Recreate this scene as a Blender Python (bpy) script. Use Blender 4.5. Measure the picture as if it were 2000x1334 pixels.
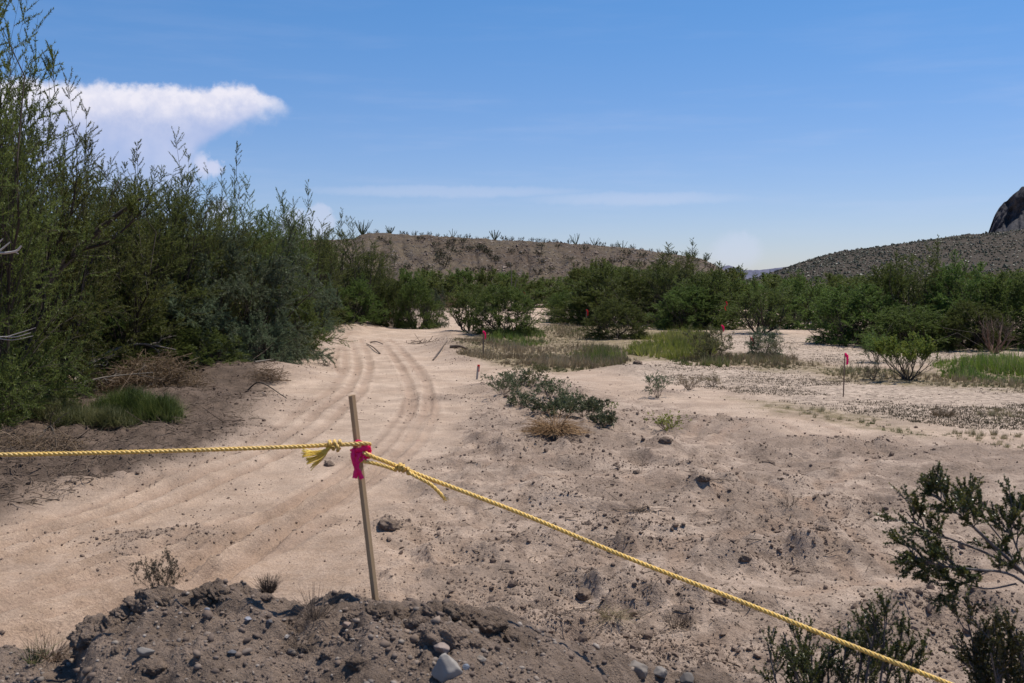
import bpy, bmesh, math, random
import numpy as np
from mathutils import Vector

for _o in list(bpy.data.objects):
    bpy.data.objects.remove(_o)
SC = bpy.context.scene
COL = SC.collection
R = math.radians

# ------------------------------------------------------------------ camera
CAM_H = 3.0
F = 2000.0 * 35.0 / 36.0           # focal length in photo pixels
HOR = 545.0                        # horizon row in the photo
PITCH = math.atan((667.0 - HOR) / F)
cam_d = bpy.data.cameras.new('camera')
cam_d.lens = 35.0
cam_d.sensor_width = 36.0
cam_d.clip_start = 0.05
cam_d.clip_end = 30000.0
cam_d.dof.use_dof = True
cam_d.dof.focus_distance = 30.0
cam_d.dof.aperture_fstop = 8.0
cam = bpy.data.objects.new('camera', cam_d)
COL.objects.link(cam)
cam.location = (0, 0, CAM_H)
cam.rotation_euler = (math.pi / 2 - PITCH, 0, 0)
SC.camera = cam
SC.render.resolution_x, SC.render.resolution_y = 1024, 683

# ------------------------------------------------------------------ light
SUN_AZ, SUN_EL = 60.0, 67.0        # degrees clockwise from the view direction, above the horizon
SUN_STRENGTH, SKY_STRENGTH = 4.9, 0.105
sun_d = bpy.data.lights.new('sun', 'SUN')
sun_d.energy = SUN_STRENGTH
sun_d.angle = R(0.53)
sun_d.color = (1.0, 0.95, 0.87)
sun = bpy.data.objects.new('sun', sun_d)
COL.objects.link(sun)
_s = Vector((math.sin(R(SUN_AZ)) * math.cos(R(SUN_EL)), math.cos(R(SUN_AZ)) * math.cos(R(SUN_EL)), math.sin(R(SUN_EL))))
sun.rotation_euler = (-_s).to_track_quat('-Z', 'Y').to_euler()

SC.view_settings.view_transform = 'Standard'
SC.view_settings.look = 'None'
SC.view_settings.gamma = 1.0
SC.view_settings.exposure = 0.12
SC.view_settings.use_curve_mapping = False
SC.cycles.max_bounces = 8
SC.cycles.diffuse_bounces = 4
SC.cycles.transmission_bounces = 6
SC.cycles.transparent_max_bounces = 4

cP, sP = math.cos(PITCH), math.sin(PITCH)
def ray(px, py):
    u = (px - 1000.0) / F; v = (667.0 - py) / F
    return np.array([u, cP + v * sP, -sP + v * cP])
def at(px, py, Y):
    """the point at forward distance Y along the line of sight of a photo pixel"""
    d = ray(px, py); t = Y / d[1]
    return Vector((d[0] * t, Y, CAM_H + d[2] * t))
def gp(px, py, z=0.0):
    """where that line of sight meets the flood plain"""
    d = ray(px, py); t = (z - CAM_H) / d[2]
    return np.array([d[0] * t, d[1] * t])

# ------------------------------------------------------------------ sky
world = bpy.data.worlds.new('World'); SC.world = world
world.use_nodes = True
class NT:
    def __init__(s, tree):
        s.t = tree; s.n = tree.nodes; s.l = tree.links
    def new(s, typ, **kw):
        n = s.n.new(typ)
        for k, v in kw.items(): setattr(n, k, v)
        return n
    def put(s, sock, v):
        if v is None: return
        if hasattr(v, 'is_output') or isinstance(v, bpy.types.NodeSocket): s.l.new(v, sock)
        else: sock.default_value = v
    def m(s, op, a, b=None, c=None, clamp=False):
        n = s.new('ShaderNodeMath', operation=op, use_clamp=clamp)
        for i, v in enumerate((a, b, c)): s.put(n.inputs[i], v)
        return n.outputs[0]
    def ss(s, v, lo, hi):
        n = s.new('ShaderNodeMapRange', interpolation_type='SMOOTHSTEP')
        for k, x in (('Value', v), ('From Min', lo), ('From Max', hi)): s.put(n.inputs[k], x)
        return n.outputs[0]
    def mix(s, f, a, b, blend='MIX'):
        n = s.new('ShaderNodeMix', data_type='RGBA', blend_type=blend)
        s.put(n.inputs[0], f); s.put(n.inputs[6], a); s.put(n.inputs[7], b)
        return n.outputs[2]
    def noise(s, vec, scale, detail=4, rough=0.55, dim='3D', dist=0.0):
        n = s.new('ShaderNodeTexNoise', noise_dimensions=dim)
        if vec is not None: s.l.new(vec, n.inputs['Vector'])
        n.inputs['Scale'].default_value = scale; n.inputs['Detail'].default_value = detail
        n.inputs['Roughness'].default_value = rough; n.inputs['Distortion'].default_value = dist
        return n.outputs['Fac']
    def curve(s, v, pts):
        n = s.new('ShaderNodeFloatCurve')
        c = n.mapping.curves[0]
        pts = sorted(pts)
        while len(c.points) < len(pts): c.points.new(0.5, 0.5)
        for p, (x, y) in zip(c.points, pts): p.location = (x, y); p.handle_type = 'AUTO_CLAMPED'
        n.mapping.use_clip = False
        n.mapping.update()
        s.put(n.inputs['Value'], v)
        return n.outputs[0]
def lin(r, g, b):
    f = lambda c: (c / 255 / 12.92) if c / 255 <= 0.04045 else ((c / 255 + 0.055) / 1.055) ** 2.4
    return (f(r), f(g), f(b), 1.0)

def azel(px, py):
    d = ray(px, py); d = d / np.linalg.norm(d)
    return math.degrees(math.atan2(d[0], d[1])), math.degrees(math.asin(d[2]))
def build_sky():
    w = NT(world.node_tree); w.n.clear()
    out = w.new('ShaderNodeOutputWorld'); bg = w.new('ShaderNodeBackground')
    sky = w.new('ShaderNodeTexSky', sky_type='NISHITA')
    sky.sun_disc = False
    sky.sun_elevation = R(SUN_EL); sky.sun_rotation = R(SUN_AZ)
    sky.altitude = 900.0; sky.air_density = 1.0; sky.dust_density = 0.35; sky.ozone_density = 1.6
    tc = w.new('ShaderNodeTexCoord')
    vec = tc.outputs['Generated']
    sep = w.new('ShaderNodeSeparateXYZ'); w.l.new(vec, sep.inputs[0])
    az = w.m('MULTIPLY', w.m('ARCTAN2', sep.outputs[0], sep.outputs[1]), 180 / math.pi)
    el = w.m('MULTIPLY', w.m('ARCSINE', sep.outputs[2]), 180 / math.pi)
    mp = w.new('ShaderNodeMapping'); w.l.new(vec, mp.inputs[0])
    n1 = w.m('SUBTRACT', w.noise(vec, 38, 7, 0.62), 0.5)
    n2 = w.m('SUBTRACT', w.noise(vec, 160, 4, 0.6), 0.5)
    edge = w.m('ADD', w.m('MULTIPLY', n1, 1.1), w.m('MULTIPLY', n2, 0.5))     # degrees
    A0, A1, E1 = -50.0, 0.0, 25.0
    un = w.m('DIVIDE', w.m('SUBTRACT', az, A0), A1 - A0)
    en = w.m('DIVIDE', el, E1)
    def crv(pts):          # px points -> (azimuth, elevation) curve
        q = [azel(*p) for p in pts]
        return [((a - A0) / (A1 - A0), e / E1) for a, e in q]
    top = w.m('MULTIPLY', w.curve(un, crv([(-900, 250), (-500, 190), (-100, 155), (60, 150), (150, 158), (270, 166), (345, 162), (400, 168), (440, 161), (480, 163), (515, 180), (545, 190), (560, 205), (620, 260)])), E1)
    bot = w.m('MULTIPLY', w.curve(un, crv([(-900, 260), (-500, 260), (60, 232), (150, 240), (270, 236), (400, 232), (470, 222), (520, 209), (556, 199), (620, 150)])), E1)
    e2 = w.m('ADD', el, edge)
    e3 = w.m('ADD', el, w.m('MULTIPLY', n1, 2.4))
    band = w.m('MULTIPLY', w.ss(w.m('SUBTRACT', top, e2), -0.12, 0.42), w.ss(w.m('SUBTRACT', e3, bot), -1.3, 1.0))
    # pale body of the storm cloud under the anvil: right edge as a function of elevation
    def rcv(pts):
        q = [azel(*p) for p in pts]
        return [(e / E1, (a - A0) / (A1 - A0)) for a, e in q]
    right = w.m('ADD', A0, w.m('MULTIPLY', w.curve(en, rcv([(560, 170), (548, 195), (505, 222), (450, 252), (415, 275), (396, 295), (390, 320), (392, 350), (380, 400), (340, 500), (300, 545)])), A1 - A0))
    a2 = w.m('ADD', az, w.m('MULTIPLY', edge, 0.9))
    body = w.m('MULTIPLY', w.ss(w.m('SUBTRACT', right, a2), -0.25, 0.75), w.ss(w.m('SUBTRACT', top, el), -0.1, 1.2))
    body = w.m('MULTIPLY', body, w.ss(el, 1.5, 8.0))
    body = w.m('MULTIPLY', body, w.ss(az, -48.0, -30.0))
    band = w.m('MULTIPLY', band, w.ss(az, -48.0, -38.0))
    def puff(px, py, rx, ry, soft=0.5, k=1.0):
        a0, e0 = azel(px, py); a1, _ = azel(px + rx, py); _, e1 = azel(px, py - ry)
        dx = w.m('DIVIDE', w.m('SUBTRACT', w.m('ADD', az, w.m('MULTIPLY', edge, k)), a0), a1 - a0)
        dy = w.m('DIVIDE', w.m('SUBTRACT', w.m('ADD', el, w.m('MULTIPLY', edge, k)), e0), e1 - e0)
        r2 = w.m('ADD', w.m('MULTIPLY', dx, dx), w.m('MULTIPLY', dy, dy))
        return w.ss(r2, 1.0, 1.0 - soft)
    skyc = w.mix(1.0, sky.outputs[0], w.mix(w.ss(el, 1.0, 19.0), (0.69, 0.73, 0.965, 1), (0.47, 0.82, 1.12, 1)), 'MULTIPLY')
    S = SKY_STRENGTH
    def cl(r, g, b):
        c = lin(r, g, b); return (c[0] / S, c[1] / S, c[2] / S, 1)
    streak = w.new('ShaderNodeMapping'); w.l.new(vec, streak.inputs[0]); streak.inputs['Scale'].default_value = (1, 1, 9)
    sn = w.noise(streak.outputs[0], 5.0, 5, 0.6)
    veil = w.m('MULTIPLY', w.ss(sn, 0.48, 0.75), w.m('MULTIPLY', w.ss(el, 1.0, 4.0), w.ss(el, 20.0, 6.0)))
    c = w.mix(w.m('MULTIPLY', veil, 0.10), skyc, cl(205, 210, 232))
    stk = w.m('MAXIMUM', puff(870, 374, 330, 14, 1.0, 0.35), puff(1240, 388, 260, 16, 1.0, 0.35))
    c = w.mix(w.m('MULTIPLY', stk, 0.20), c, cl(220, 220, 235))
    pf = w.m('MULTIPLY', puff(1440, 490, 62, 44, 0.9), 0.34)
    c = w.mix(pf, c, cl(205, 212, 235))
    pf = w.m('MULTIPLY', w.m('MAXIMUM', puff(625, 430, 34, 40, 0.6), w.m('MAXIMUM', puff(578, 445, 40, 42, 0.7), puff(430, 420, 30, 34, 0.7))), 0.42)
    c = w.mix(pf, c, cl(212, 214, 234))
    tone = w.ss(w.noise(vec, 22, 4, 0.5), 0.3, 0.7)
    c = w.mix(w.m('MULTIPLY', body, 0.80), c, w.mix(tone, cl(168, 182, 221), cl(196, 202, 230)))
    low = w.ss(w.m('SUBTRACT', top, e3), 0.3, 2.6)
    bil = w.ss(w.noise(vec, 75, 6, .6), .36, .64)
    shade = w.m('ADD', w.m('MULTIPLY', w.m('SUBTRACT', 1.0, low), .75), w.m('MULTIPLY', bil, .35), clamp=True)
    c = w.mix(w.m('MULTIPLY', band, 0.92), c, w.mix(shade, cl(188, 195, 224), cl(234, 231, 240)))
    pf = w.m('MULTIPLY', w.m('MAXIMUM', puff(398, 322, 24, 34, 1.0, 1.0), puff(420, 324, 24, 22, 0.9, 1.0)), 0.62)
    c = w.mix(pf, c, cl(222, 220, 238))
    w.l.new(c, bg.inputs['Color']); bg.inputs['Strength'].default_value = S
    w.l.new(bg.outputs[0], out.inputs['Surface'])
build_sky()

# ------------------------------------------------------------------ helpers
def tag(o, label=None, cat=None, group=None, kind=None):
    if label: o['label'] = label
    if cat: o['category'] = cat
    if group: o['group'] = group
    if kind: o['kind'] = kind
    return o
def link(name, me, mats=(), parent=None):
    o = bpy.data.objects.new(name, me)
    for m in mats:
        if m.name not in [x.name for x in me.materials if x]: me.materials.append(m)
    COL.objects.link(o)
    if parent is not None: o.parent = parent
    return o
def empty(name, loc=(0, 0, 0), rz=0.0):
    o = bpy.data.objects.new(name, None)
    o.location = loc; o.rotation_euler = (0, 0, rz)
    o.empty_display_size = 0.2
    COL.objects.link(o)
    return o

class Geo:
    """collects vertices, faces of 3 or 4 corners, one float tint per vertex, one material index per face"""
    def __init__(s):
        s.v, s.t, s.f, s.nv = [], [], [], 0
    def add(s, v, f, tint=0.5, mat=0):
        v = np.asarray(v, np.float32).reshape(-1, 3); f = np.asarray(f, np.int32)
        s.v.append(v)
        s.t.append(np.broadcast_to(np.asarray(tint, np.float32), (len(v),)).copy())
        s.f.append((f + s.nv, mat)); s.nv += len(v)
        return s
    def mesh(s, name, mats, smooth=True):
        me = bpy.data.meshes.new(name)
        v = np.concatenate(s.v); me.vertices.add(len(v)); me.vertices.foreach_set('co', v.ravel())
        li, st, mi, n = [], [], [], 0
        for f, m in s.f:
            k = f.shape[1]
            li.append(f.ravel()); st.append(n + k * np.arange(len(f))); mi.append(np.full(len(f), m)); n += f.size
        li = np.concatenate(li).astype(np.int32); st = np.concatenate(st).astype(np.int32); mi = np.concatenate(mi).astype(np.int32)
        me.loops.add(len(li)); me.loops.foreach_set('vertex_index', li)
        me.polygons.add(len(st)); me.polygons.foreach_set('loop_start', st)
        for m in mats: me.materials.append(m)
        me.polygons.foreach_set('material_index', mi)
        me.polygons.foreach_set('use_smooth', np.full(len(st), smooth))
        a = me.attributes.new('tint', 'FLOAT', 'POINT'); a.data.foreach_set('value', np.concatenate(s.t))
        me.update(calc_edges=True)
        return me
    def obj(s, name, mats, parent=None, smooth=True):
        o = bpy.data.objects.new(name, s.mesh(name, mats, smooth)); COL.objects.link(o)
        if parent is not None: o.parent = parent
        return o

# 2-D noise in numpy
def _h(ix, iy, seed):
    h = (ix.astype(np.int64) * 374761393 + iy.astype(np.int64) * 668265263 + seed * 974634541) & 0xffffffff
    h = ((h ^ (h >> 13)) * 1274126177) & 0xffffffff
    h = ((h ^ (h >> 16)) * 2246822519) & 0xffffffff
    return (h ^ (h >> 15)) / 4294967295.0
def vnoise(x, y, seed=0):
    ix, iy = np.floor(x), np.floor(y)
    fx, fy = x - ix, y - iy
    ux, uy = fx * fx * fx * (fx * (fx * 6 - 15) + 10), fy * fy * fy * (fy * (fy * 6 - 15) + 10)
    a, b, c, d = _h(ix, iy, seed), _h(ix + 1, iy, seed), _h(ix, iy + 1, seed), _h(ix + 1, iy + 1, seed)
    return (a + (b - a) * ux + (c - a) * uy + (a - b - c + d) * ux * uy) * 2 - 1
def fbm(x, y, scale, octv=4, seed=0, gain=0.5, lac=2.03):
    s, a, t = 0.0, 1.0, 0.0
    x, y = x / scale, y / scale
    for i in range(octv):
        s = s + a * vnoise(x + i * 17.3, y - i * 9.1, seed + i); t += a
        x, y, a = x * lac * 0.8 - y * lac * 0.6, x * lac * 0.6 + y * lac * 0.8, a * gain
    return s / t * 1.6
def worley(x, y, scale, seed=0):
    x, y = x / scale, y / scale
    ix, iy = np.floor(x), np.floor(y)
    best = np.full(np.shape(x), 9.0)
    for dx in (-1, 0, 1):
        for dy in (-1, 0, 1):
            jx, jy = ix + dx, iy + dy
            px = jx + _h(jx, jy, seed); py = jy + _h(jx, jy, seed + 77)
            best = np.minimum(best, (px - x) ** 2 + (py - y) ** 2)
    return np.sqrt(best)
def sst(v, a, b):
    t = np.clip((v - a) / (b - a), 0, 1); return t * t * (3 - 2 * t)
def smooth_line(pts, n=6):
    """Catmull-Rom through 2-D or 3-D points"""
    p = np.asarray(pts, float); p = np.vstack([2 * p[0] - p[1], p, 2 * p[-1] - p[-2]])
    out = []
    for i in range(1, len(p) - 2):
        for t in np.linspace(0, 1, n, endpoint=False):
            out.append(0.5 * ((2 * p[i]) + (-p[i - 1] + p[i + 1]) * t + (2 * p[i - 1] - 5 * p[i] + 4 * p[i + 1] - p[i + 2]) * t * t + (-p[i - 1] + 3 * p[i] - 3 * p[i + 1] + p[i + 2]) * t ** 3))
    out.append(p[-2])
    return np.array(out)
def dist_line(x, y, line, reach):
    """distance to a world polyline, signed side, only worked out within reach"""
    d = np.full(x.shape, 1e9)
    for (ax, ay), (bx, by) in zip(line[:-1], line[1:]):
        m = (x > min(ax, bx) - reach) & (x < max(ax, bx) + reach) & (y > min(ay, by) - reach) & (y < max(ay, by) + reach)
        if not m.any(): continue
        X, Y = x[m], y[m]
        ex, ey = bx - ax, by - ay; L2 = ex * ex + ey * ey + 1e-12
        t = np.clip(((X - ax) * ex + (Y - ay) * ey) / L2, 0, 1)
        q = np.hypot(X - ax - t * ex, Y - ay - t * ey)
        d[m] = np.minimum(d[m], q)
    return d
def inside(x, y, poly):
    c = np.zeros(x.shape, bool)
    n = len(poly)
    for i in range(n):
        (ax, ay), (bx, by) = poly[i], poly[(i + 1) % n]
        if ay == by: continue
        c ^= ((ay > y) != (by > y)) & (x < (bx - ax) * (y - ay) / (by - ay) + ax)
    return c
def soft_poly(x, y, poly, w):
    """1 inside a world polygon, 0 outside, a soft edge of about w metres"""
    poly = np.asarray(poly)
    m = (x > poly[:, 0].min() - w) & (x < poly[:, 0].max() + w) & (y > poly[:, 1].min() - w) & (y < poly[:, 1].max() + w)
    r = np.zeros(x.shape)
    if not m.any(): return r
    X, Y = x[m], y[m]
    d = dist_line(X, Y, np.vstack([poly, poly[:1]]), w)
    s = np.where(inside(X, Y, poly), 1, -1) * np.minimum(d, w)
    r[m] = sst(s, -w, w)
    return r
def gpoly(pts): return np.array([gp(*p) for p in pts])

# ------------------------------------------------------------------ terrain: heights and soils
ROAD = gpoly([(-260, 1120), (-60, 1062), (0, 1045), (130, 1003), (250, 955), (390, 908), (480, 872), (535, 825), (560, 765), (592, 705), (640, 662), (700, 638), (800, 620), (885, 612), (893, 622), (885, 645), (872, 662), (880, 690), (912, 708), (925, 735), (905, 775), (870, 840), (830, 900), (770, 985), (690, 1080), (600, 1180), (500, 1290), (-260, 1330)])
ROAD2 = gpoly([(1035, 606), (1072, 596), (1085, 600), (1078, 612), (1062, 628), (1045, 634), (1030, 628)])
BANK = gpoly([(-500, 1120), (-60, 1050), (0, 1038), (110, 1000), (125, 955), (250, 938), (390, 895), (455, 862), (505, 820), (530, 765), (560, 700), (600, 655), (660, 632), (750, 616), (860, 612), (860, 600), (700, 592), (500, 600), (-700, 640)])
SPECK = gpoly([(1215, 722), (1300, 698), (1400, 712), (1560, 722), (1700, 740), (2050, 760), (2700, 790), (2700, 850), (1900, 840), (1700, 815), (1560, 790), (1420, 760), (1300, 745)])
SPECK2 = gpoly([(1390, 660), (1440, 640), (1560, 655), (1700, 680), (2700, 690), (2700, 715), (1850, 712), (1640, 712), (1500, 700), (1420, 685)])
ROUGH = gpoly([(930, 770), (1010, 745), (1200, 780), (1330, 790), (1500, 850), (1700, 850), (2000, 880), (2300, 900), (2300, 1400), (500, 1400), (700, 1110), (800, 990), (880, 860)])
COVER = [gpoly(p) for p in ([(885, 665), (895, 700), (990, 718), (1090, 728), (1200, 720), (1232, 704), (1300, 700), (1420, 712), (1560, 724), (1560, 702), (1400, 690), (1390, 650), (1250, 640), (1150, 630), (1060, 632), (1040, 652), (960, 655)],
         [(1540, 704), (1550, 726), (1700, 744), (1860, 758), (2700, 780), (2700, 700), (1900, 698), (1830, 712), (1780, 728), (1660, 716)], [(1440, 776), (1560, 792), (1720, 822), (1720, 838), (1600, 818), (1480, 796)])]
PALE = [gpoly([(1150, 722), (1200, 735), (1270, 790), (1330, 800), (1400, 790), (1340, 760), (1260, 745), (1200, 715)]),
        gpoly([(1480, 1150), (1700, 1128), (2100, 1118), (2100, 1150), (1800, 1152), (1600, 1168)])]
LINES = [([(-160, 1110), (-60, 1085), (100, 1040), (250, 990), (400, 930), (530, 875), (620, 810), (680, 760), (697, 730), (695, 690), (684, 664)], 0.055),
         ([(-160, 1138), (-60, 1110), (120, 1060), (280, 1005), (430, 945), (560, 885), (650, 820), (705, 765), (722, 720), (716, 685), (704, 660)], 0.055),
         ([(250, 1180), (330, 1140), (450, 1060), (560, 1000), (680, 930), (760, 870), (800, 815), (805, 770), (790, 735), (770, 700), (748, 668)], 0.055),
         ([(350, 1170), (420, 1130), (540, 1050), (640, 985), (740, 915), (800, 855), (830, 800), (836, 760), (826, 730), (800, 700), (776, 672), (758, 660)], 0.06),
         ([(-160, 1245), (-60, 1210), (100, 1160), (250, 1112), (400, 1065), (520, 1010)], 0.035),
         ([(-100, 1262), (60, 1215), (200, 1170), (350, 1112)], 0.04),
         ([(655, 700), (662, 680), (672, 662), (700, 648), (760, 640), (840, 632)], 0.04),
         ([(670, 740), (652, 705), (660, 680)], 0.03),
         ([(900, 930), (1050, 905), (1250, 900), (1400, 930), (1560, 985), (1680, 1060), (1760, 1110)], 0.045),
         ([(1000, 945), (1150, 930), (1330, 950), (1500, 1010), (1620, 1080), (1690, 1140)], 0.04),
         ([(1320, 880), (1380, 830), (1470, 795), (1590, 825), (1690, 870), (1680, 930), (1600, 960)], 0.045),
         ([(1390, 870), (1440, 838), (1500, 822), (1570, 850), (1630, 885), (1600, 925)], 0.04),
         ([(980, 1160), (1150, 1110), (1350, 1075), (1520, 1040), (1640, 1000)], 0.04),
         ([(1000, 1290), (1150, 1235), (1290, 1150), (1330, 1080)], 0.035),
         ([(1300, 1260), (1550, 1230), (1800, 1222), (2100, 1240)], 0.035),
         ([(1480, 1160), (1700, 1138), (2100, 1126)], 0.05),
         ([(1760, 790), (1850, 775), (1990, 765), (2100, 762)], 0.03), ([(1850, 830), (1940, 800), (2060, 790)], 0.03)]
def beside(l, off):
    t = np.gradient(l, axis=0); t = t / (np.linalg.norm(t, axis=1, keepdims=True) + 1e-9)
    return l + np.stack([-t[:, 1], t[:, 0]], 1) * off
LINES = [(smooth_line([gp(*p) for p in l], 5), d * (1.0 if i < 8 else .95)) for i, (l, d) in enumerate(LINES)]
LINES += [(beside(l, o), .022) for (l, d), os_ in zip(LINES[:6], ((.42,), (), (-.5,), (.5,), (.35, -.9), (-.35, .85))) for o in os_]
# windrows and dirt mounds: (pixel, half-length along x, half-length along y in metres, height)
MOUNDS = [((1060, 775), 1.3, 2.6, .34), ((1110, 835), 1.3, 1.3, .30), ((1060, 885), 1.1, .8, .30), ((1240, 725), .9, .9, .30), ((1285, 770), .6, .7, .16),
          ((1150, 1150), .50, .22, .15), ((1400, 1192), .45, .20, .13), ((1370, 965), .50, .22, .26), ((765, 1035), .28, .16, .15), ((1215, 1042), .35, .2, .10), ((640, 905), .30, .2, .10),
          ((1290, 880), .40, .2, .20), ((1530, 890), .6, .3, .18), ((1560, 960), .5, .25, .16), ((1610, 1080), .55, .22, .22), ((1500, 1040), .5, .25, .16), ((1250, 1085), .6, .25, .15),
          ((1110, 985), .5, .25, .13), ((940, 1090), .5, .2, .10), ((1080, 1060), .4, .2, .13), ((1450, 1110), .32, .2, .09), ((1620, 870), .8, .4, .18), ((1750, 1000), .6, .3, .16), ((1850, 1200), .6, .25, .16),
          ((1230, 1190), .35, .16, .12), ((1700, 1250), .5, .2, .14), ((1060, 1230), .5, .2, .12), ((1330, 1290), .5, .2, .12), ((330, 1050), 1.0, .35, .07), ((870, 780), .9, .6, .06),
          ((900, 680), 1.6, 3.0, .32), ((950, 760), .7, .5, .14), ((1430, 830), .9, .5, .16), ((980, 655), 2.5, 4.0, .25),
          ((215, 735), 1.6, 1.6, .55), ((320, 730), 1.7, 2.0, .55), ((480, 745), 1.5, 2.0, .55), ((400, 800), 2.2, 1.6, .30), ((230, 800), 1.6, 1.2, .25), ((75, 850), 2.2, 1.4, .35), ((60, 940), 1.8, 1.0, .28),
          ((250, 905), 1.3, .7, .16), ((400, 860), 1.4, .8, .16), ((640, 640), 3.0, 5.0, .40), ((820, 612), 4.0, 5.0, .35), ((600, 690), .9, 1.6, .12)]
MOUNDS = [(gp(*p), a, b, h) for p, a, b, h in MOUNDS]
EDGES = [(smooth_line([gp(*p) for p in l], 5), h, w) for l, h, w in (
    ([(575, 745), (600, 700), (640, 664), (700, 641), (800, 623), (880, 615)], .20, .9), ([(880, 650), (874, 668), (884, 692), (915, 712)], .16, .7),
    ([(990, 790), (960, 840), (985, 890)], .12, .4), ([(1130, 905), (1300, 912), (1480, 970)], .10, .25), ([(1180, 1020), (1330, 1060), (1460, 1110)], .10, .22), ([(1560, 1110), (1600, 1060), (1660, 1040)], .10, .2),
    ([(200, 1115), (280, 1060), (400, 1035)], .05, .2))]

def ground_base(x, y, full=True):
    """heights and soil masks of the flood plain at world x, y (arrays)"""
    x = np.asarray(x, float); y = np.asarray(y, float)
    r = np.hypot(x, y)
    wx = x + 0.35 * fbm(x, y, 2.2, 3, 5); wy = y + 0.35 * fbm(x, y, 2.2, 3, 9)
    far = sst(r, 140, 60)
    lod = lambda wl: sst(r, 1.35 * math.sqrt(wl / 3.0 / 3.7e-4), .75 * math.sqrt(wl / 3.0 / 3.7e-4))
    road = np.maximum(soft_poly(wx, wy, ROAD, .45), soft_poly(x, y, ROAD2, 1.5)) if full else soft_poly(x, y, ROAD, .45)
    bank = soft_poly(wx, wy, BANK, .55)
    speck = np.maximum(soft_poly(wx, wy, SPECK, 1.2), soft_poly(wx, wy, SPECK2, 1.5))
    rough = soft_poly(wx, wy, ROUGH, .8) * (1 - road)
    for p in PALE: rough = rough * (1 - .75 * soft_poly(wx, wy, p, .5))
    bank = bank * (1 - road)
    z = 0.05 * fbm(x, y, 7.0, 3, 21) * far
    rid = 1 - np.abs(fbm(wx, wy, 1.5, 3, 31))
    z = z + rough * (0.15 * (rid ** 2 - .45) + 0.06 * fbm(wx, wy, .45, 3, 41) * lod(.45) + .03 * (1 - np.abs(fbm(wx, wy, .22, 2, 43))) * lod(.22)) * far
    z = z + bank * (0.10 * fbm(wx, wy, 1.2, 4, 51) + 0.06 * fbm(x, y, .4, 3, 55) * lod(.4) + .05 * fbm(x, y, .15, 2, 57) * lod(.15)) * far
    z = z + (0.018 * fbm(x, y, .55, 4, 61) * (1 - .6 * road)) * lod(.5)
    z = z + speck * .03 * fbm(x, y, .8, 3, 66)
    # bank rises away from the road
    lump = np.zeros(x.shape)
    for (mx, my), a, b, h in MOUNDS:
        m = (np.abs(x - mx) < 3 * a) & (np.abs(y - my) < 3 * b)
        if m.any():
            X, Y = wx[m] * .35 + x[m] * .65 - mx, wy[m] * .35 + y[m] * .65 - my
            # steep on the near side, long tail on the far side
            yy = np.where(Y < 0, Y / (b * .9), Y / (b * 1.2))
            g = np.exp(-((X / a) ** 2 + yy ** 2))
            l1, l2 = lod(.6)[m], lod(.18)[m]; rg_ = 1 - np.abs(fbm(x[m], y[m], .6, 3, 71)); q = np.minimum(g, .55 + .12 * g) * 1.35 * h * .85 * (.95 + (.60 * rg_ ** 2 - .42) * l1 + .40 * fbm(x[m], y[m], .18, 3, 72) * l2)
            z[m] += q; lump[m] = np.maximum(lump[m], g * (min(1, h / .15) if h > .071 else .9))
    for line, h, w in EDGES:
        d = dist_line(x, y, line, 2.5 * w)
        m = d < 2.5 * w
        if m.any():
            g = np.exp(-(d[m] / w) ** 2); z[m] += h * g * (.75 + .6 * fbm(x[m], y[m], .6, 3, 75) * lod(.6)[m]); lump[m] = np.maximum(lump[m], .5 * g)
    rut = np.zeros(x.shape)
    for line, dep in LINES:
        d = dist_line(wx * .06 + x * .94, wy * .06 + y * .94, line, .75)
        m = d < .7
        if m.any():
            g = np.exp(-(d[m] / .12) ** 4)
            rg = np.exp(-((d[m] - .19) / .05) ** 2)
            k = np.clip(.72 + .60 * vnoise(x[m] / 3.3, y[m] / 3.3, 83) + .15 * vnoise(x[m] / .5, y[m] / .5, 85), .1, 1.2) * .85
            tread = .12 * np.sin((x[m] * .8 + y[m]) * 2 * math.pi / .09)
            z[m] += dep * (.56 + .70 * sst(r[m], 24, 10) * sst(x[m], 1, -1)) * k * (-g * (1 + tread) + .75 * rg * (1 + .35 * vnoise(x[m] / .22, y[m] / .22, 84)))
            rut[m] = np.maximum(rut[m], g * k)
    return z, road, bank, speck, rough, lump, rut
def ground_z(x, y):
    return ground_base(np.atleast_1d(np.asarray(x, float)), np.atleast_1d(np.asarray(y, float)))[0]
def on_ground(px, py):
    x, y = gp(px, py)
    return Vector((x, y, float(ground_z(x, y)[0])))

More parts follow.
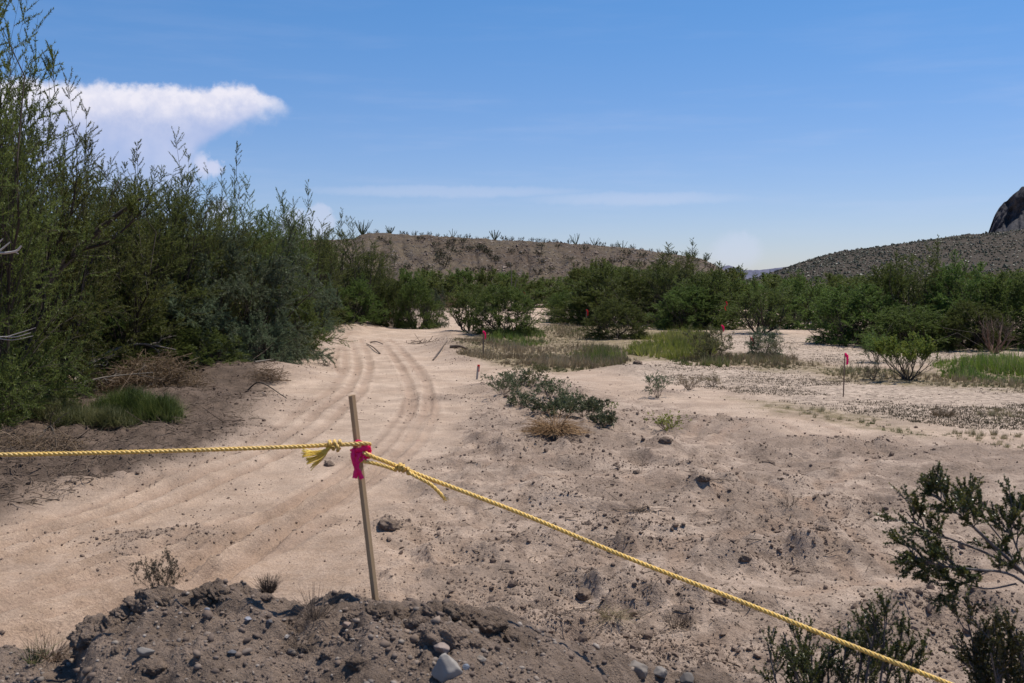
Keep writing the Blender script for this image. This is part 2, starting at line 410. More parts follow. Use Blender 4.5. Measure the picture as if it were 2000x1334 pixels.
# ------------------------------------------------------------------ soil materials
def soil_material():
    m = bpy.data.materials.new('soil'); m.use_nodes = True
    w = NT(m.node_tree); w.n.clear()
    out = w.new('ShaderNodeOutputMaterial'); b = w.new('ShaderNodeBsdfPrincipled')
    pos = w.new('ShaderNodeNewGeometry').outputs['Position']
    za = w.new('ShaderNodeAttribute', attribute_name='zone'); sp = w.new('ShaderNodeSeparateColor'); w.l.new(za.outputs['Color'], sp.inputs[0])
    zb = w.new('ShaderNodeAttribute', attribute_name='wear'); sb = w.new('ShaderNodeSeparateColor'); w.l.new(zb.outputs['Color'], sb.inputs[0])
    road, bank, speck = sp.outputs[0], sp.outputs[1], sp.outputs[2]
    rough, warm, rut = sb.outputs[0], sb.outputs[1], sb.outputs[2]
    n_big = w.noise(pos, .55, 5, .6); n_mid = w.noise(pos, 3.2, 5, .65); n_fine = w.noise(pos, 38, 4, .7); n_speck = w.noise(pos, 75, 3, .6); n_clod = w.noise(pos, 16, 4, .6)
    cover = w.new('ShaderNodeAttribute', attribute_name='cover').outputs['Fac']
    base = w.mix(w.ss(n_big, .35, .65), (.385, .280, .205, 1), (.470, .352, .265, 1))
    base = w.mix(rough, base, w.mix(w.ss(n_mid, .38, .62), (.235, .170, .127, 1), (.390, .292, .222, 1)))
    streak = w.ss(w.noise(pos, .9, 4, .6, dist=1.2), .50, .66)
    base = w.mix(w.m('MULTIPLY', w.m('MULTIPLY', rough, streak), .75), base, (.44, .335, .258, 1))
    base = w.mix(w.m('MULTIPLY', warm, .85), base, w.mix(w.ss(n_mid, .35, .65), (.325, .220, .148, 1), (.40, .285, .205, 1)))
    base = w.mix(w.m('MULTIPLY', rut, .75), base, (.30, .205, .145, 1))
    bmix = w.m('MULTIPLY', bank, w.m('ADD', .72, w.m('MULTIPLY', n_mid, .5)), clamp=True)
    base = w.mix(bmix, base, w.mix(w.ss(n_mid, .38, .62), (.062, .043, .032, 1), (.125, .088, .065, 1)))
    dug = w.new('ShaderNodeAttribute', attribute_name='dug').outputs['Fac']
    base = w.mix(w.m('MULTIPLY', dug, w.m('MULTIPLY', w.m('SUBTRACT', 1.0, bank), w.m('ADD', .20, w.m('MULTIPLY', w.ss(n_mid, .40, .62), .75)))), base, (.225, .165, .124, 1))  # darker dug soil, with the shade of its rough slopes painted in
    sk = w.m('MULTIPLY', speck, w.ss(w.noise(pos, 5.5, 6, .75), .47, .58))
    base = w.mix(w.m('MULTIPLY', speck, .5), base, (.48, .385, .305, 1))
    base = w.mix(w.m('MULTIPLY', sk, .75), base, (.15, .112, .082, 1))
    base = w.mix(w.m('MULTIPLY', cover, w.m('ADD', .45, w.ss(n_mid, .4, .6))), base, (.20, .155, .088, 1))
    # dark crumbs and bits of dead plant, clods' tiny shadows put into the colour
    dist = w.m('MAXIMUM', rough, bank)
    cr = w.m('MULTIPLY', w.ss(n_clod, w.m('SUBTRACT', .66, w.m('MULTIPLY', dist, .08)), w.m('SUBTRACT', .74, w.m('MULTIPLY', dist, .06))), w.m('ADD', .30, w.m('MULTIPLY', dist, .45)))
    base = w.mix(cr, base, (.13, .092, .068, 1))
    base = w.mix(w.m('MULTIPLY', w.ss(n_speck, .58, .66), .55), base, (.15, .105, .078, 1))
    n_pat = w.noise(pos, 1.3, 6, .7)
    v = w.m('ADD', .70, w.m('ADD', w.m('MULTIPLY', w.ss(n_fine, .32, .66), .32), w.m('MULTIPLY', w.ss(n_pat, .35, .65), .26)))
    base = w.mix(1.0, base, v, 'MULTIPLY')
    w.l.new(base, b.inputs['Base Color']); b.inputs['Roughness'].default_value = .95; b.inputs['Specular IOR Level'].default_value = .15
    bp = w.new('ShaderNodeBump'); bp.inputs['Strength'].default_value = 1.0; bp.inputs['Distance'].default_value = .05
    hgt = w.m('ADD', w.m('MULTIPLY', w.noise(pos, 13, 6, .7), .8), w.m('MULTIPLY', n_fine, .35))
    w.l.new(hgt, bp.inputs['Height']); w.l.new(bp.outputs[0], b.inputs['Normal'])
    w.l.new(b.outputs[0], out.inputs[0])
    return m
M_SOIL = soil_material()

def grid_faces(nr, nc, wrap=False):
    i, j = np.meshgrid(np.arange(nr - 1), np.arange(nc if wrap else nc - 1), indexing='ij')
    j2 = (j + 1) % nc
    return np.stack([i * nc + j, i * nc + j2, (i + 1) * nc + j2, (i + 1) * nc + j], -1).reshape(-1, 4)
def add_color(me, name, rgb):
    a = me.attributes.new(name, 'FLOAT_COLOR', 'POINT')
    c = np.ones((len(rgb[0]), 4), np.float32)
    for k in range(3): c[:, k] = rgb[k]
    a.data.foreach_set('color', c.ravel())
def face_mesh(name, v, f):
    me = bpy.data.meshes.new(name)
    me.vertices.add(len(v)); me.vertices.foreach_set('co', np.asarray(v, np.float32).ravel())
    me.loops.add(f.size); me.loops.foreach_set('vertex_index', f.ravel().astype(np.int32))
    me.polygons.add(len(f)); me.polygons.foreach_set('loop_start', (np.arange(len(f)) * f.shape[1]).astype(np.int32))
    me.polygons.foreach_set('use_smooth', np.ones(len(f), bool))
    me.update(calc_edges=True)
    return me
def vertex_normals(v, f):
    a, b, c, d = (v[f[:, k]] for k in range(4))
    n = np.cross(c - a, d - b)
    out = np.zeros_like(v)
    for k in range(4):
        for ax in range(3): out[:, ax] += np.bincount(f[:, k], n[:, ax], len(v))
    return out / (np.linalg.norm(out, axis=1, keepdims=True) + 1e-12)

def build_ground():
    a_in = np.radians(np.linspace(-30.5, 30.5, 680))
    a_out = np.radians(np.linspace(30.5, 329.5, 62)[1:-1])
    ang = np.concatenate([a_in, a_out])
    rr = np.concatenate([np.geomspace(.4, 5.6, 9)[:-1], 1 / np.linspace(1 / 5.6, 1 / 115, 430), np.geomspace(115, 14000, 34)[1:]])
    A, RR = np.meshgrid(ang, rr)
    x, y = (np.sin(A) * RR).ravel(), (np.cos(A) * RR).ravel()
    z, road, bank, speck, rough, lump, rut = ground_base(x, y)
    hid = np.abs(((A.ravel() + math.pi) % (2 * math.pi)) - math.pi) > R(31)
    v = np.stack([x, y, z], 1)
    f = grid_faces(len(rr), len(ang), True)[:, ::-1]
    nrm = vertex_normals(v, f)
    rough2 = np.maximum(rough, lump)
    warm = sst(x, 1.0, -2.5) * sst(y, 19, 9) * (1 - bank)
    ctr = road[f].mean(1) > .5
    cov = np.zeros(len(x)); jx, jy = x + .5 * fbm(x, y, 1.2, 3, 15), y + 1.0 * fbm(x, y, 1.2, 3, 16)
    for p in COVER: cov = np.maximum(cov, soft_poly(jx, jy, p, .9))
    cov = cov * (1 - road)
    dug = np.clip(np.maximum(.95 * lump, rough * sst(fbm(x, y, 1.6, 4, 18), .12, .55)), 0, 1)  # mask for dug soil and the slope shade painted with it
    for name, sel, label in (('ground', ~ctr, None), ('dirt_road', ctr, None)):
        ff = f[sel]
        used, inv = np.unique(ff.ravel(), return_inverse=True)
        me = face_mesh(name, v[used], inv.reshape(-1, 4))
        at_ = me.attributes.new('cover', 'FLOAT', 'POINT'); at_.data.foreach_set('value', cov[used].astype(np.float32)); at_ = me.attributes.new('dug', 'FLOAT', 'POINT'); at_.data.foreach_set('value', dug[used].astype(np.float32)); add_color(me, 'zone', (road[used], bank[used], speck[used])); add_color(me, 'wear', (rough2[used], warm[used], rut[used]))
        me.normals_split_custom_set_from_vertices(nrm[used].astype(np.float32))
        tag(link(name, me, [M_SOIL]), kind='structure')
build_ground()

# ------------------------------------------------------------------ the heap of dug earth in front of the camera
CREST = np.array([(-700, 1330), (-400, 1300), (-100, 1258), (0, 1248), (60, 1258), (128, 1256), (140, 1225), (170, 1200), (225, 1182), (270, 1166), (330, 1160), (362, 1166), (390, 1152), (420, 1146), (470, 1150), (520, 1156), (560, 1182), (590, 1196), (640, 1200), (690, 1198), (720, 1192), (770, 1192), (840, 1194), (885, 1188), (950, 1200), (1000, 1220), (1050, 1244), (1100, 1268), (1150, 1290), (1220, 1304), (1300, 1322), (1370, 1342), (1500, 1400), (1700, 1470), (2000, 1520), (2700, 1600)], float)
def berm_crest(a):
    return np.interp(a, CREST[:, 0], CREST[:, 1])
def berm_z(x, y, detail=True):
    y = np.maximum(np.asarray(y, float), .05); x = np.asarray(x, float)
    a = x / y * F + 1000
    dc = 4.1 + .18 * vnoise(a / 260, a * 0, 3) + .05 * vnoise(a / 60, a * 0, 4)
    zc = CAM_H - dc * (berm_crest(a) + 24 * sst(a, 700, 500) + 6 * sst(a, 1100, 900) * sst(a, 640, 760) - HOR) / F
    top = zc - .02 - .10 * np.maximum(dc - y, 0) * sst(y, 1.5, 3.5) - .05 * (dc - 2) * sst(y, 3.0, 1.0)
    z = np.where(y < dc, top, zc - .02 - .15 * np.minimum(y - dc, .12) - .72 * np.maximum(y - dc - .12, 0))
    if detail:
        k = sst(y, 2.0, 3.0)
        z = z + k * (.045 * fbm(x, y, .55, 4, 101) + .030 * (fbm(x, y, .16, 4, 111)))
        lump = sst(fbm(x, y, .45, 2, 121), -.1, .5) * sst(y, dc - .75, dc - .1)
        w1 = worley(x + .03 * vnoise(x / .05, y / .05, 7), y + .03 * vnoise(x / .05, y / .05, 8), .11, 131); w2 = worley(x, y, .045, 133)
        z = z + k * (lump * .055 * np.clip(.75 - w1, -.3, .75) + .011 * (.5 - w2))
        z = z + k * .006 * fbm(x, y, .03, 2, 141)
    return z
def berm_material():
    m = bpy.data.materials.new('dug_earth'); m.use_nodes = True
    w = NT(m.node_tree); w.n.clear()
    out = w.new('ShaderNodeOutputMaterial'); b = w.new('ShaderNodeBsdfPrincipled')
    pos = w.new('ShaderNodeNewGeometry').outputs['Position']
    n1 = w.noise(pos, 4, 5, .6); n2 = w.noise(pos, 30, 5, .65); n3 = w.noise(pos, 120, 3, .6)
    c = w.mix(w.ss(n1, .35, .65), (.150, .108, .080, 1), (.262, .192, .146, 1))
    c = w.mix(w.m('MULTIPLY', w.ss(n2, .45, .7), .5), c, (.115, .083, .065, 1))
    c = w.mix(w.m('MULTIPLY', w.ss(n3, .58, .68), .45), c, (.30, .24, .20, 1))
    w.l.new(c, b.inputs['Base Color']); b.inputs['Roughness'].default_value = .95; b.inputs['Specular IOR Level'].default_value = .15
    bp = w.new('ShaderNodeBump'); bp.inputs['Strength'].default_value = 1.0; bp.inputs['Distance'].default_value = .02
    w.l.new(w.m('ADD', w.noise(pos, 60, 5, .7), w.m('MULTIPLY', n3, .4)), bp.inputs['Height']); w.l.new(bp.outputs[0], b.inputs['Normal'])
    w.l.new(b.outputs[0], out.inputs[0])
    return m
M_BERM = berm_material()
def build_berm():
    a = np.concatenate([np.linspace(-2600, -140, 40)[:-1], np.linspace(-140, 1560, 560), np.linspace(1560, 4200, 50)[1:]])
    yy = np.concatenate([np.linspace(.25, 2.9, 12)[:-1], np.linspace(2.9, 4.75, 180), np.linspace(4.75, 8.6, 36)[1:]])
    A, Y = np.meshgrid(a, yy)
    x = ((A - 1000) / F * Y).ravel(); y = Y.ravel()
    v = np.stack([x, y, berm_z(x, y)], 1)
    me = face_mesh('dirt_berm', v, grid_faces(len(yy), len(a)))
    tag(link('dirt_berm', me, [M_BERM]), kind='structure')
build_berm()

# ------------------------------------------------------------------ hills
def rock_slope_material(name, c1, c2, c3, stone, sscale, sk=.6, bump=1.0):
    m = bpy.data.materials.new(name); m.use_nodes = True
    w = NT(m.node_tree); w.n.clear()
    out = w.new('ShaderNodeOutputMaterial'); b = w.new('ShaderNodeBsdfPrincipled')
    pos = w.new('ShaderNodeNewGeometry').outputs['Position']
    n1 = w.noise(pos, .10 * sscale, 5, .6); n2 = w.noise(pos, .55 * sscale, 5, .7); n3 = w.noise(pos, 1.6 * sscale, 3, .6)
    c = w.mix(w.ss(n1, .35, .65), c1, c2)
    c = w.mix(w.m('MULTIPLY', w.ss(n2, .45, .62), .7), c, c3)
    c = w.mix(w.m('MULTIPLY', w.ss(n3, .60, .70), sk), c, stone)
    w.l.new(c, b.inputs['Base Color']); b.inputs['Roughness'].default_value = .95; b.inputs['Specular IOR Level'].default_value = .1
    bp = w.new('ShaderNodeBump'); bp.inputs['Strength'].default_value = .8; bp.inputs['Distance'].default_value = bump
    w.l.new(n2, bp.inputs['Height']); w.l.new(bp.outputs[0], b.inputs['Normal'])
    w.l.new(b.outputs[0], out.inputs[0])
    return m
BL = [(-2400, 455), (-600, 458), (300, 462), (640, 470), (690, 467), (705, 459), (730, 456), (800, 459), (900, 465), (1000, 471), (1100, 476), (1200, 483), (1300, 495), (1340, 501), (1375, 508), (1410, 527), (1440, 548), (1460, 562)]
def bluff_h(x):
    a = x / 214.0 * F + 1000
    py = np.interp(a, [p[0] for p in BL], [p[1] for p in BL])
    return np.maximum(CAM_H + (HOR - py) / F * 214.0, 0)
def bluff_z(x, y):
    a = x / y * F + 1000
    h = bluff_h(x / y * 214.0)
    gull = fbm(x, y, 14, 3, 203)
    toe = 181 + 3.5 * gull
    t = np.clip((y - toe) / (213 - toe), 0, 1)
    prof = t * (1.12 - .12 * t); gu = 1 - np.abs(fbm(a / 55, t * .8, 1.0, 3, 207)); prof = prof - .10 * np.sin(t * math.pi) * gu ** 3
    z = h * np.minimum(prof, 1.0) + np.maximum(h - .5, 0) * .02 * np.sin(t * math.pi) * gull * 6 * .3
    z = z - np.maximum(y - 214, 0) * .012
    k = sst(h, .5, 3)
    return z + k * (.16 * fbm(x, y, 3.0, 4, 211) + .10 * fbm(x, y, .9, 3, 221)) * sst(t, 0, .1) - .4 * (1 - k) - .3 * (t <= 0)
def build_bluff():
    a = np.concatenate([np.linspace(-1500, 560, 60)[:-1], np.linspace(560, 1480, 340)])
    yy = np.concatenate([np.linspace(172, 218, 96), np.linspace(218, 330, 16)[1:]])
    A, Y = np.meshgrid(a, yy)
    x = ((A - 1000) / F * Y).ravel(); y = Y.ravel()
    me = face_mesh('bluff', np.stack([x, y, bluff_z(x, y)], 1), grid_faces(len(yy), len(a)))
    tag(link('bluff', me, [rock_slope_material('gravel_slope', (.098, .070, .050, 1), (.128, .098, .066, 1), (.078, .064, .056, 1), (.28, .24, .21, 1), 1.1, .65, .9)]), kind='structure')
build_bluff()
RH = [(1380, 556), (1430, 550), (1470, 544), (1500, 535), (1540, 521), (1600, 502), (1640, 491), (1660, 490), (1740, 479), (1830, 466), (1880, 459), (1930, 456), (2000, 448), (2200, 432), (2600, 415), (3400, 400)]
def hill_z(x, y):
    a = x / y * F + 1000
    r = y
    py = np.interp(a, [p[0] for p in RH], [p[1] for p in RH])
    rd = 520 + 90 * sst(a, 1450, 2000)
    h = CAM_H + (HOR - py) / F * rd
    t = np.clip((r - 330) / (rd - 330), 0, 1)
    z = h * (t * (1.25 - .25 * t)) - np.maximum(r - rd, 0) * .04
    return z + sst(t, 0, .15) * (1.0 * fbm(x, y, 45, 4, 301) * (1 - .8 * sst(t, .8, 1)) + .35 * fbm(x, y, 7, 3, 311)) - .3 * (t <= 0)
def build_hill():
    a = np.concatenate([np.linspace(1370, 2060, 220), np.linspace(2060, 3400, 60)[1:]])
    yy = np.concatenate([np.linspace(320, 640, 105), np.linspace(640, 900, 16)[1:]])
    A, Y = np.meshgrid(a, yy)
    x = ((A - 1000) / F * Y).ravel(); y = Y.ravel()
    me = face_mesh('hill', np.stack([x, y, hill_z(x, y)], 1), grid_faces(len(yy), len(a)))
    tag(link('hill', me, [rock_slope_material('stony_hill', (.082, .064, .047, 1), (.062, .049, .037, 1), (.042, .035, .027, 1), (.15, .122, .098, 1), .8, .6, 1.6)]), kind='structure')
build_hill()
def build_cliff():
    CL = [(1905, 470), (1922, 462), (1929, 445), (1936, 425), (1945, 408), (1955, 395), (1972, 380), (1990, 368), (2010, 358), (2060, 335), (2150, 305), (2400, 280), (3200, 300)]
    a = np.concatenate([np.linspace(1905, 2080, 120), np.linspace(2080, 3200, 50)[1:]])
    t = np.linspace(0, 1, 90)
    A, T = np.meshgrid(a, t)
    a_, t_ = A.ravel(), T.ravel()
    py = np.interp(a_, [p[0] for p in CL], [p[1] for p in CL])
    top = CAM_H + (HOR - py) / F * 1500
    d = 1500 - 160 * (1 - t_) ** 1.5
    d = d + 22 * fbm(a_ / 30, t_ * 4.0, 1.0, 4, 401) * (1 - t_ * .3)
    x = (a_ - 1000) / F * d
    z = top * t_ + 3.0 * fbm(a_ / 9, t_ * 9, 1.0, 3, 405) * sst(t_, 1.02, .7) + 2.0 * vnoise(a_ / 7, t_ * 0, 407) * t_
    v = np.stack([x, d, z], 1)
    # back side
    vb = v[-len(a):].copy(); vb[:, 0] *= 1.6; vb[:, 1] *= 1.6; vb[:, 2] *= .8
    v = np.vstack([v, vb])
    me = face_mesh('cliff', v, grid_faces(len(t) + 1, len(a)))
    tag(link('cliff', me, [rock_slope_material('dark_cliff', (.070, .066, .070, 1), (.050, .050, .056, 1), (.034, .034, .040, 1), (.12, .11, .11, 1), .16, .4, 5.0)]), kind='structure')
build_cliff()
def build_mountain():
    a = np.linspace(1250, 1800, 200); t = np.linspace(0, 1, 30)
    A, T = np.meshgrid(a, t); a_, t_ = A.ravel(), T.ravel()
    P = [(1250, 540), (1330, 536), (1390, 527), (1412, 520), (1422, 518), (1435, 522), (1452, 527), (1470, 529), (1495, 526), (1520, 523), (1545, 520), (1600, 520), (1800, 515)]
    py = np.interp(a_, [p[0] for p in P], [p[1] for p in P])
    d = 4200 - 900 * (1 - t_)
    z = (CAM_H + (HOR - py) / F * 4200) * t_ + 14 * fbm(a_ / 20, t_ * 6, 1, 4, 501) * (1 - t_) * t_ * 4
    me = face_mesh('distant_mountain', np.stack([(a_ - 1000) / F * d, d, z], 1), grid_faces(len(t), len(a)))
    tag(link('distant_mountain', me, [rock_slope_material('haze_blue_mountain', (.105, .105, .150, 1), (.130, .125, .165, 1), (.080, .085, .125, 1), (.15, .15, .19, 1), .03, .3, 8.0)]), kind='structure')  # blue of the far haze is put into the rock colour
build_mountain()

# ------------------------------------------------------------------ plant materials
def leaf_material(name, dark, mid, light, trans=.28, rough=.5, spec=.25, objvar=.55):
    m = bpy.data.materials.new(name); m.use_nodes = True
    w = NT(m.node_tree); w.n.clear()
    out = w.new('ShaderNodeOutputMaterial'); b = w.new('ShaderNodeBsdfPrincipled'); tr = w.new('ShaderNodeBsdfTranslucent'); mx = w.new('ShaderNodeMixShader')
    t = w.new('ShaderNodeAttribute', attribute_name='tint').outputs['Fac']
    oi = w.new('ShaderNodeObjectInfo')
    rp = w.new('ShaderNodeValToRGB'); e = rp.color_ramp.elements
    e[0].position = 0.0; e[0].color = (*dark, 1); e[1].position = 1.0; e[1].color = (*light, 1)
    q = e.new(.5); q.color = (*mid, 1)
    w.l.new(t, rp.inputs[0])
    hs = w.new('ShaderNodeHueSaturation')
    w.l.new(w.m('ADD', .475, w.m('MULTIPLY', oi.outputs['Random'], .045)), hs.inputs['Hue'])
    w.l.new(w.m('ADD', 1 - objvar * .5, w.m('MULTIPLY', oi.outputs['Random'], objvar)), hs.inputs['Value'])
    w.l.new(rp.outputs[0], hs.inputs['Color'])
    w.l.new(hs.outputs[0], b.inputs['Base Color']); w.l.new(hs.outputs[0], tr.inputs['Color'])
    b.inputs['Roughness'].default_value = rough; b.inputs['Specular IOR Level'].default_value = spec
    mx.inputs[0].default_value = trans
    w.l.new(b.outputs[0], mx.inputs[1]); w.l.new(tr.outputs[0], mx.inputs[2]); w.l.new(mx.outputs[0], out.inputs[0])
    return m
def plain_material(name, c1, c2, scale=12, rough=.85, spec=.2, bump=0.0, stretch=None):
    m = bpy.data.materials.new(name); m.use_nodes = True
    w = NT(m.node_tree); b = w.n['Principled BSDF']
    tc = w.new('ShaderNodeTexCoord'); mp = w.new('ShaderNodeMapping'); w.l.new(tc.outputs['Object'], mp.inputs[0])
    if stretch: mp.inputs['Scale'].default_value = stretch
    n = w.noise(mp.outputs[0], scale, 5, .65)
    t = w.new('ShaderNodeAttribute', attribute_name='tint').outputs['Fac']
    f = w.m('ADD', w.m('MULTIPLY', w.ss(n, .3, .7), .6), w.m('MULTIPLY', t, .4), clamp=True)
    w.l.new(w.mix(f, (*c1, 1), (*c2, 1)), b.inputs['Base Color'])
    b.inputs['Roughness'].default_value = rough; b.inputs['Specular IOR Level'].default_value = spec
    if bump:
        bp = w.new('ShaderNodeBump'); bp.inputs['Strength'].default_value = .8; bp.inputs['Distance'].default_value = bump
        w.l.new(n, bp.inputs['Height']); w.l.new(bp.outputs[0], b.inputs['Normal'])
    return m
M_LEAF_T = leaf_material('tamarisk_leaf', (.058, .070, .018), (.118, .140, .034), (.200, .225, .060), .48)
M_LEAF_B = leaf_material('mesquite_leaf', (.058, .080, .018), (.118, .160, .036), (.190, .232, .060), .48)
M_LEAF_G = leaf_material('grey_green_leaf', (.062, .080, .040), (.125, .155, .082), (.205, .240, .140), .42)
M_LEAF_W = leaf_material('weed_leaf', (.050, .064, .030), (.098, .118, .054), (.17, .18, .095), .35)
M_LEAF_C = leaf_material('creosote_leaf', (.028, .036, .010), (.068, .078, .021), (.180, .140, .036), .30, .35, .5, .2)
M_LEAF_Y = leaf_material('yellow_green_leaf', (.090, .110, .022), (.160, .185, .035), (.270, .250, .050), .35)
M_LEAF_S = leaf_material('hill_shrub_leaf', (.030, .034, .016), (.052, .053, .024), (.085, .078, .036))
M_LEAF_H = leaf_material('hill_scrub_leaf', (.034, .034, .019), (.052, .050, .028), (.080, .072, .042), .1)
M_BARK = plain_material('bark', (.035, .027, .021), (.085, .068, .054), 9)
M_BARK_L = plain_material('pale_bark', (.085, .070, .056), (.20, .17, .14), 12)
M_DEAD = plain_material('bleached_wood', (.24, .21, .18), (.48, .44, .40), 10)
M_DEADB = plain_material('dead_brown_twig', (.075, .052, .038), (.17, .125, .090), 10)
M_DEADR = plain_material('reddish_dead_wood', (.11, .062, .042), (.26, .165, .12), 10)
M_WEATHER = plain_material('weathered_straw', (.17, .095, .045), (.36, .23, .12), 14)
M_BRUSH = plain_material('brown_brush_twig', (.105, .070, .046), (.25, .178, .120), 10)
M_STRAW = leaf_material('straw', (.16, .115, .065), (.26, .195, .115), (.38, .30, .19), .25, .6, .2, .2)
M_DRYG = leaf_material('dry_grass_blade', (.17, .135, .075), (.27, .215, .125), (.38, .32, .20), .4, .6, .2, .1)
M_GRASS = leaf_material('green_grass_blade', (.070, .115, .020), (.125, .185, .034), (.22, .26, .062), .45, .5, .25, .1)
M_GRASSY = leaf_material('yellow_green_grass_blade', (.125, .165, .024), (.215, .260, .042), (.32, .33, .085), .45, .5, .25, .1)
M_OLIVE = leaf_material('olive_grass_blade', (.070, .080, .030), (.135, .145, .055), (.23, .22, .10), .4, .55, .25, .1)
M_SEED = leaf_material('withered_seedling', (.07, .054, .036), (.115, .092, .060), (.17, .14, .09), .2, .7, .1, .1)
M_OCO = leaf_material('ocotillo_stem', (.040, .050, .025), (.060, .075, .036), (.095, .105, .055), .0, .7, .1, .2)

# ------------------------------------------------------------------ plant building
def unit(v): return v / (np.linalg.norm(v, axis=-1, keepdims=True) + 1e-9)
def grow(rng, P, n, t0, t1, length, side, up, wig=.06, K=6, curl=0.0, taper=.5, out=0.0, bias=1.0):
    """n children on each polyline of P (N, K0, 3): new polylines (N*n, K, 3)"""
    N, K0, _ = P.shape
    i = np.repeat(np.arange(N), n)
    t = t0 + (t1 - t0) * rng.random(len(i)) ** bias
    s = t * (K0 - 1); a = np.minimum(s.astype(int), K0 - 2); f = (s - a)[:, None]
    p = P[i, a] * (1 - f) + P[i, a + 1] * f
    tan = unit(P[i, a + 1] - P[i, a])
    rnd = rng.normal(size=p.shape); perp = unit(rnd - tan * (rnd * tan).sum(1, keepdims=True))
    d = tan * math.cos(side) + perp * math.sin(side)
    d[:, 2] += up
    if out: d[:, :2] += out * unit(p[:, :2] + 1e-4)
    d = unit(d)
    L = length * (1 - taper * t) * rng.uniform(.6, 1.25, len(i))
    q = np.linspace(0, 1, K)[None, :, None]
    pts = p[:, None] + d[:, None] * L[:, None, None] * q
    pts[:, :, 2] += curl * L[:, None] * q[:, :, 0] ** 2
    w = np.cumsum(rng.normal(size=pts.shape) * wig / math.sqrt(K), axis=1); w -= w[:, :1]
    return pts + w * L[:, None, None]
def stems(rng, n, height, lean, K=8, base=.15, wig=.05, curl=.2, hvar=.3):
    az = np.arange(n) * 2 * math.pi / n + rng.uniform(-.4, .4, n)
    ln = lean * rng.uniform(.45, 1.2, n)
    d = np.stack([np.cos(az) * np.sin(ln), np.sin(az) * np.sin(ln), np.cos(ln)], 1)
    L = height * rng.uniform(1 - hvar, 1.0, n) / np.maximum(np.cos(ln) * .75 + .25, .3)
    q = np.linspace(0, 1, K)[None, :, None]
    p = np.stack([np.cos(az), np.sin(az), az * 0], 1) * base * rng.uniform(.2, 1, (n, 1))
    pts = p[:, None] + d[:, None] * L[:, None, None] * q
    pts[:, :, 2] += curl * L[:, None] * (q[:, :, 0] ** 2 - q[:, :, 0])
    w = np.cumsum(rng.normal(size=pts.shape) * wig / math.sqrt(K), axis=1); w -= w[:, :1]
    return pts + w * L[:, None, None]
def tubes(g, P, r0, r1, sides=5, tint=.5, mat=0, power=1.0, cap=False):
    """tapered tubes along polylines (N, K, 3)"""
    P = np.asarray(P, float)
    N, K, _ = P.shape
    tan = unit(np.gradient(P, axis=1))
    ref = np.where(np.abs(tan[..., 2:3]) > .9, np.array([1.0, 0, 0]), np.array([0, 0, 1.0]))
    u = unit(np.cross(tan, ref)); v = np.cross(tan, u)
    r0 = np.broadcast_to(np.asarray(r0, float), (N,)); r1 = np.broadcast_to(np.asarray(r1, float), (N,))
    rad = r0[:, None] + (r1 - r0)[:, None] * np.linspace(0, 1, K)[None] ** power
    th = np.arange(sides) * 2 * math.pi / sides
    ring = u[:, :, None] * np.cos(th)[None, None, :, None] + v[:, :, None] * np.sin(th)[None, None, :, None]
    V = P[:, :, None] + ring * rad[:, :, None, None]
    k, s = np.meshgrid(np.arange(K - 1), np.arange(sides), indexing='ij'); s2 = (s + 1) % sides
    f = np.stack([k * sides + s, k * sides + s2, (k + 1) * sides + s2, (k + 1) * sides + s], -1).reshape(-1, 4)
    Fc = (f[None] + (np.arange(N) * K * sides)[:, None, None]).reshape(-1, 4)
    tt = np.broadcast_to(np.asarray(tint, float), (N,))
    g.add(V.reshape(-1, 3), Fc, np.repeat(tt, K * sides), mat)
    if cap:
        tri = []
        for e in (0, K - 1):
            for q in range(1, sides - 1): tri.append([e * sides, e * sides + q, e * sides + q + 1])
        tri = np.array(tri)
        Fc = (tri[None] + (np.arange(N) * K * sides)[:, None, None]).reshape(-1, 3)
        g.f.append((Fc + g.nv - N * K * sides, mat))
    return g
def leaves(g, rng, P, n, length, width, spread=.9, t0=.1, t1=1.0, mat=0, quad=False, up=.1, tint=None, droop=0.0, fold=0.0):
    N, K0, _ = P.shape
    i = np.repeat(np.arange(N), n)
    t = t0 + (t1 - t0) * rng.random(len(i))
    s = t * (K0 - 1); a = np.minimum(s.astype(int), K0 - 2); f = (s - a)[:, None]
    p = P[i, a] * (1 - f) + P[i, a + 1] * f
    tan = unit(P[i, a + 1] - P[i, a])
    d = tan * rng.uniform(.2, 1.0, (len(i), 1)) + unit(rng.normal(size=p.shape)) * spread
    d[:, 2] += up - droop; d = unit(d)
    L = (length * rng.uniform(.55, 1.25, len(i)))[:, None]
    sd = unit(np.cross(d, rng.normal(size=d.shape))) * (width * rng.uniform(.7, 1.3, len(i)))[:, None] * .5
    base_t = rng.random(N)[i] * .55 + rng.random(len(i)) * .45 if tint is None else tint(rng, len(i))
    if quad:
        V = np.stack([p, p + d * L * .5 + sd, p + d * L, p + d * L * .5 - sd], 1)
        f = np.arange(len(i) * 4).reshape(-1, 4); k = 4
    else:
        V = np.stack([p - sd, p + sd, p + d * L], 1); f = np.arange(len(i) * 3).reshape(-1, 3); k = 3
    g.add(V.reshape(-1, 3), f, np.repeat(base_t, k), mat)
    return g

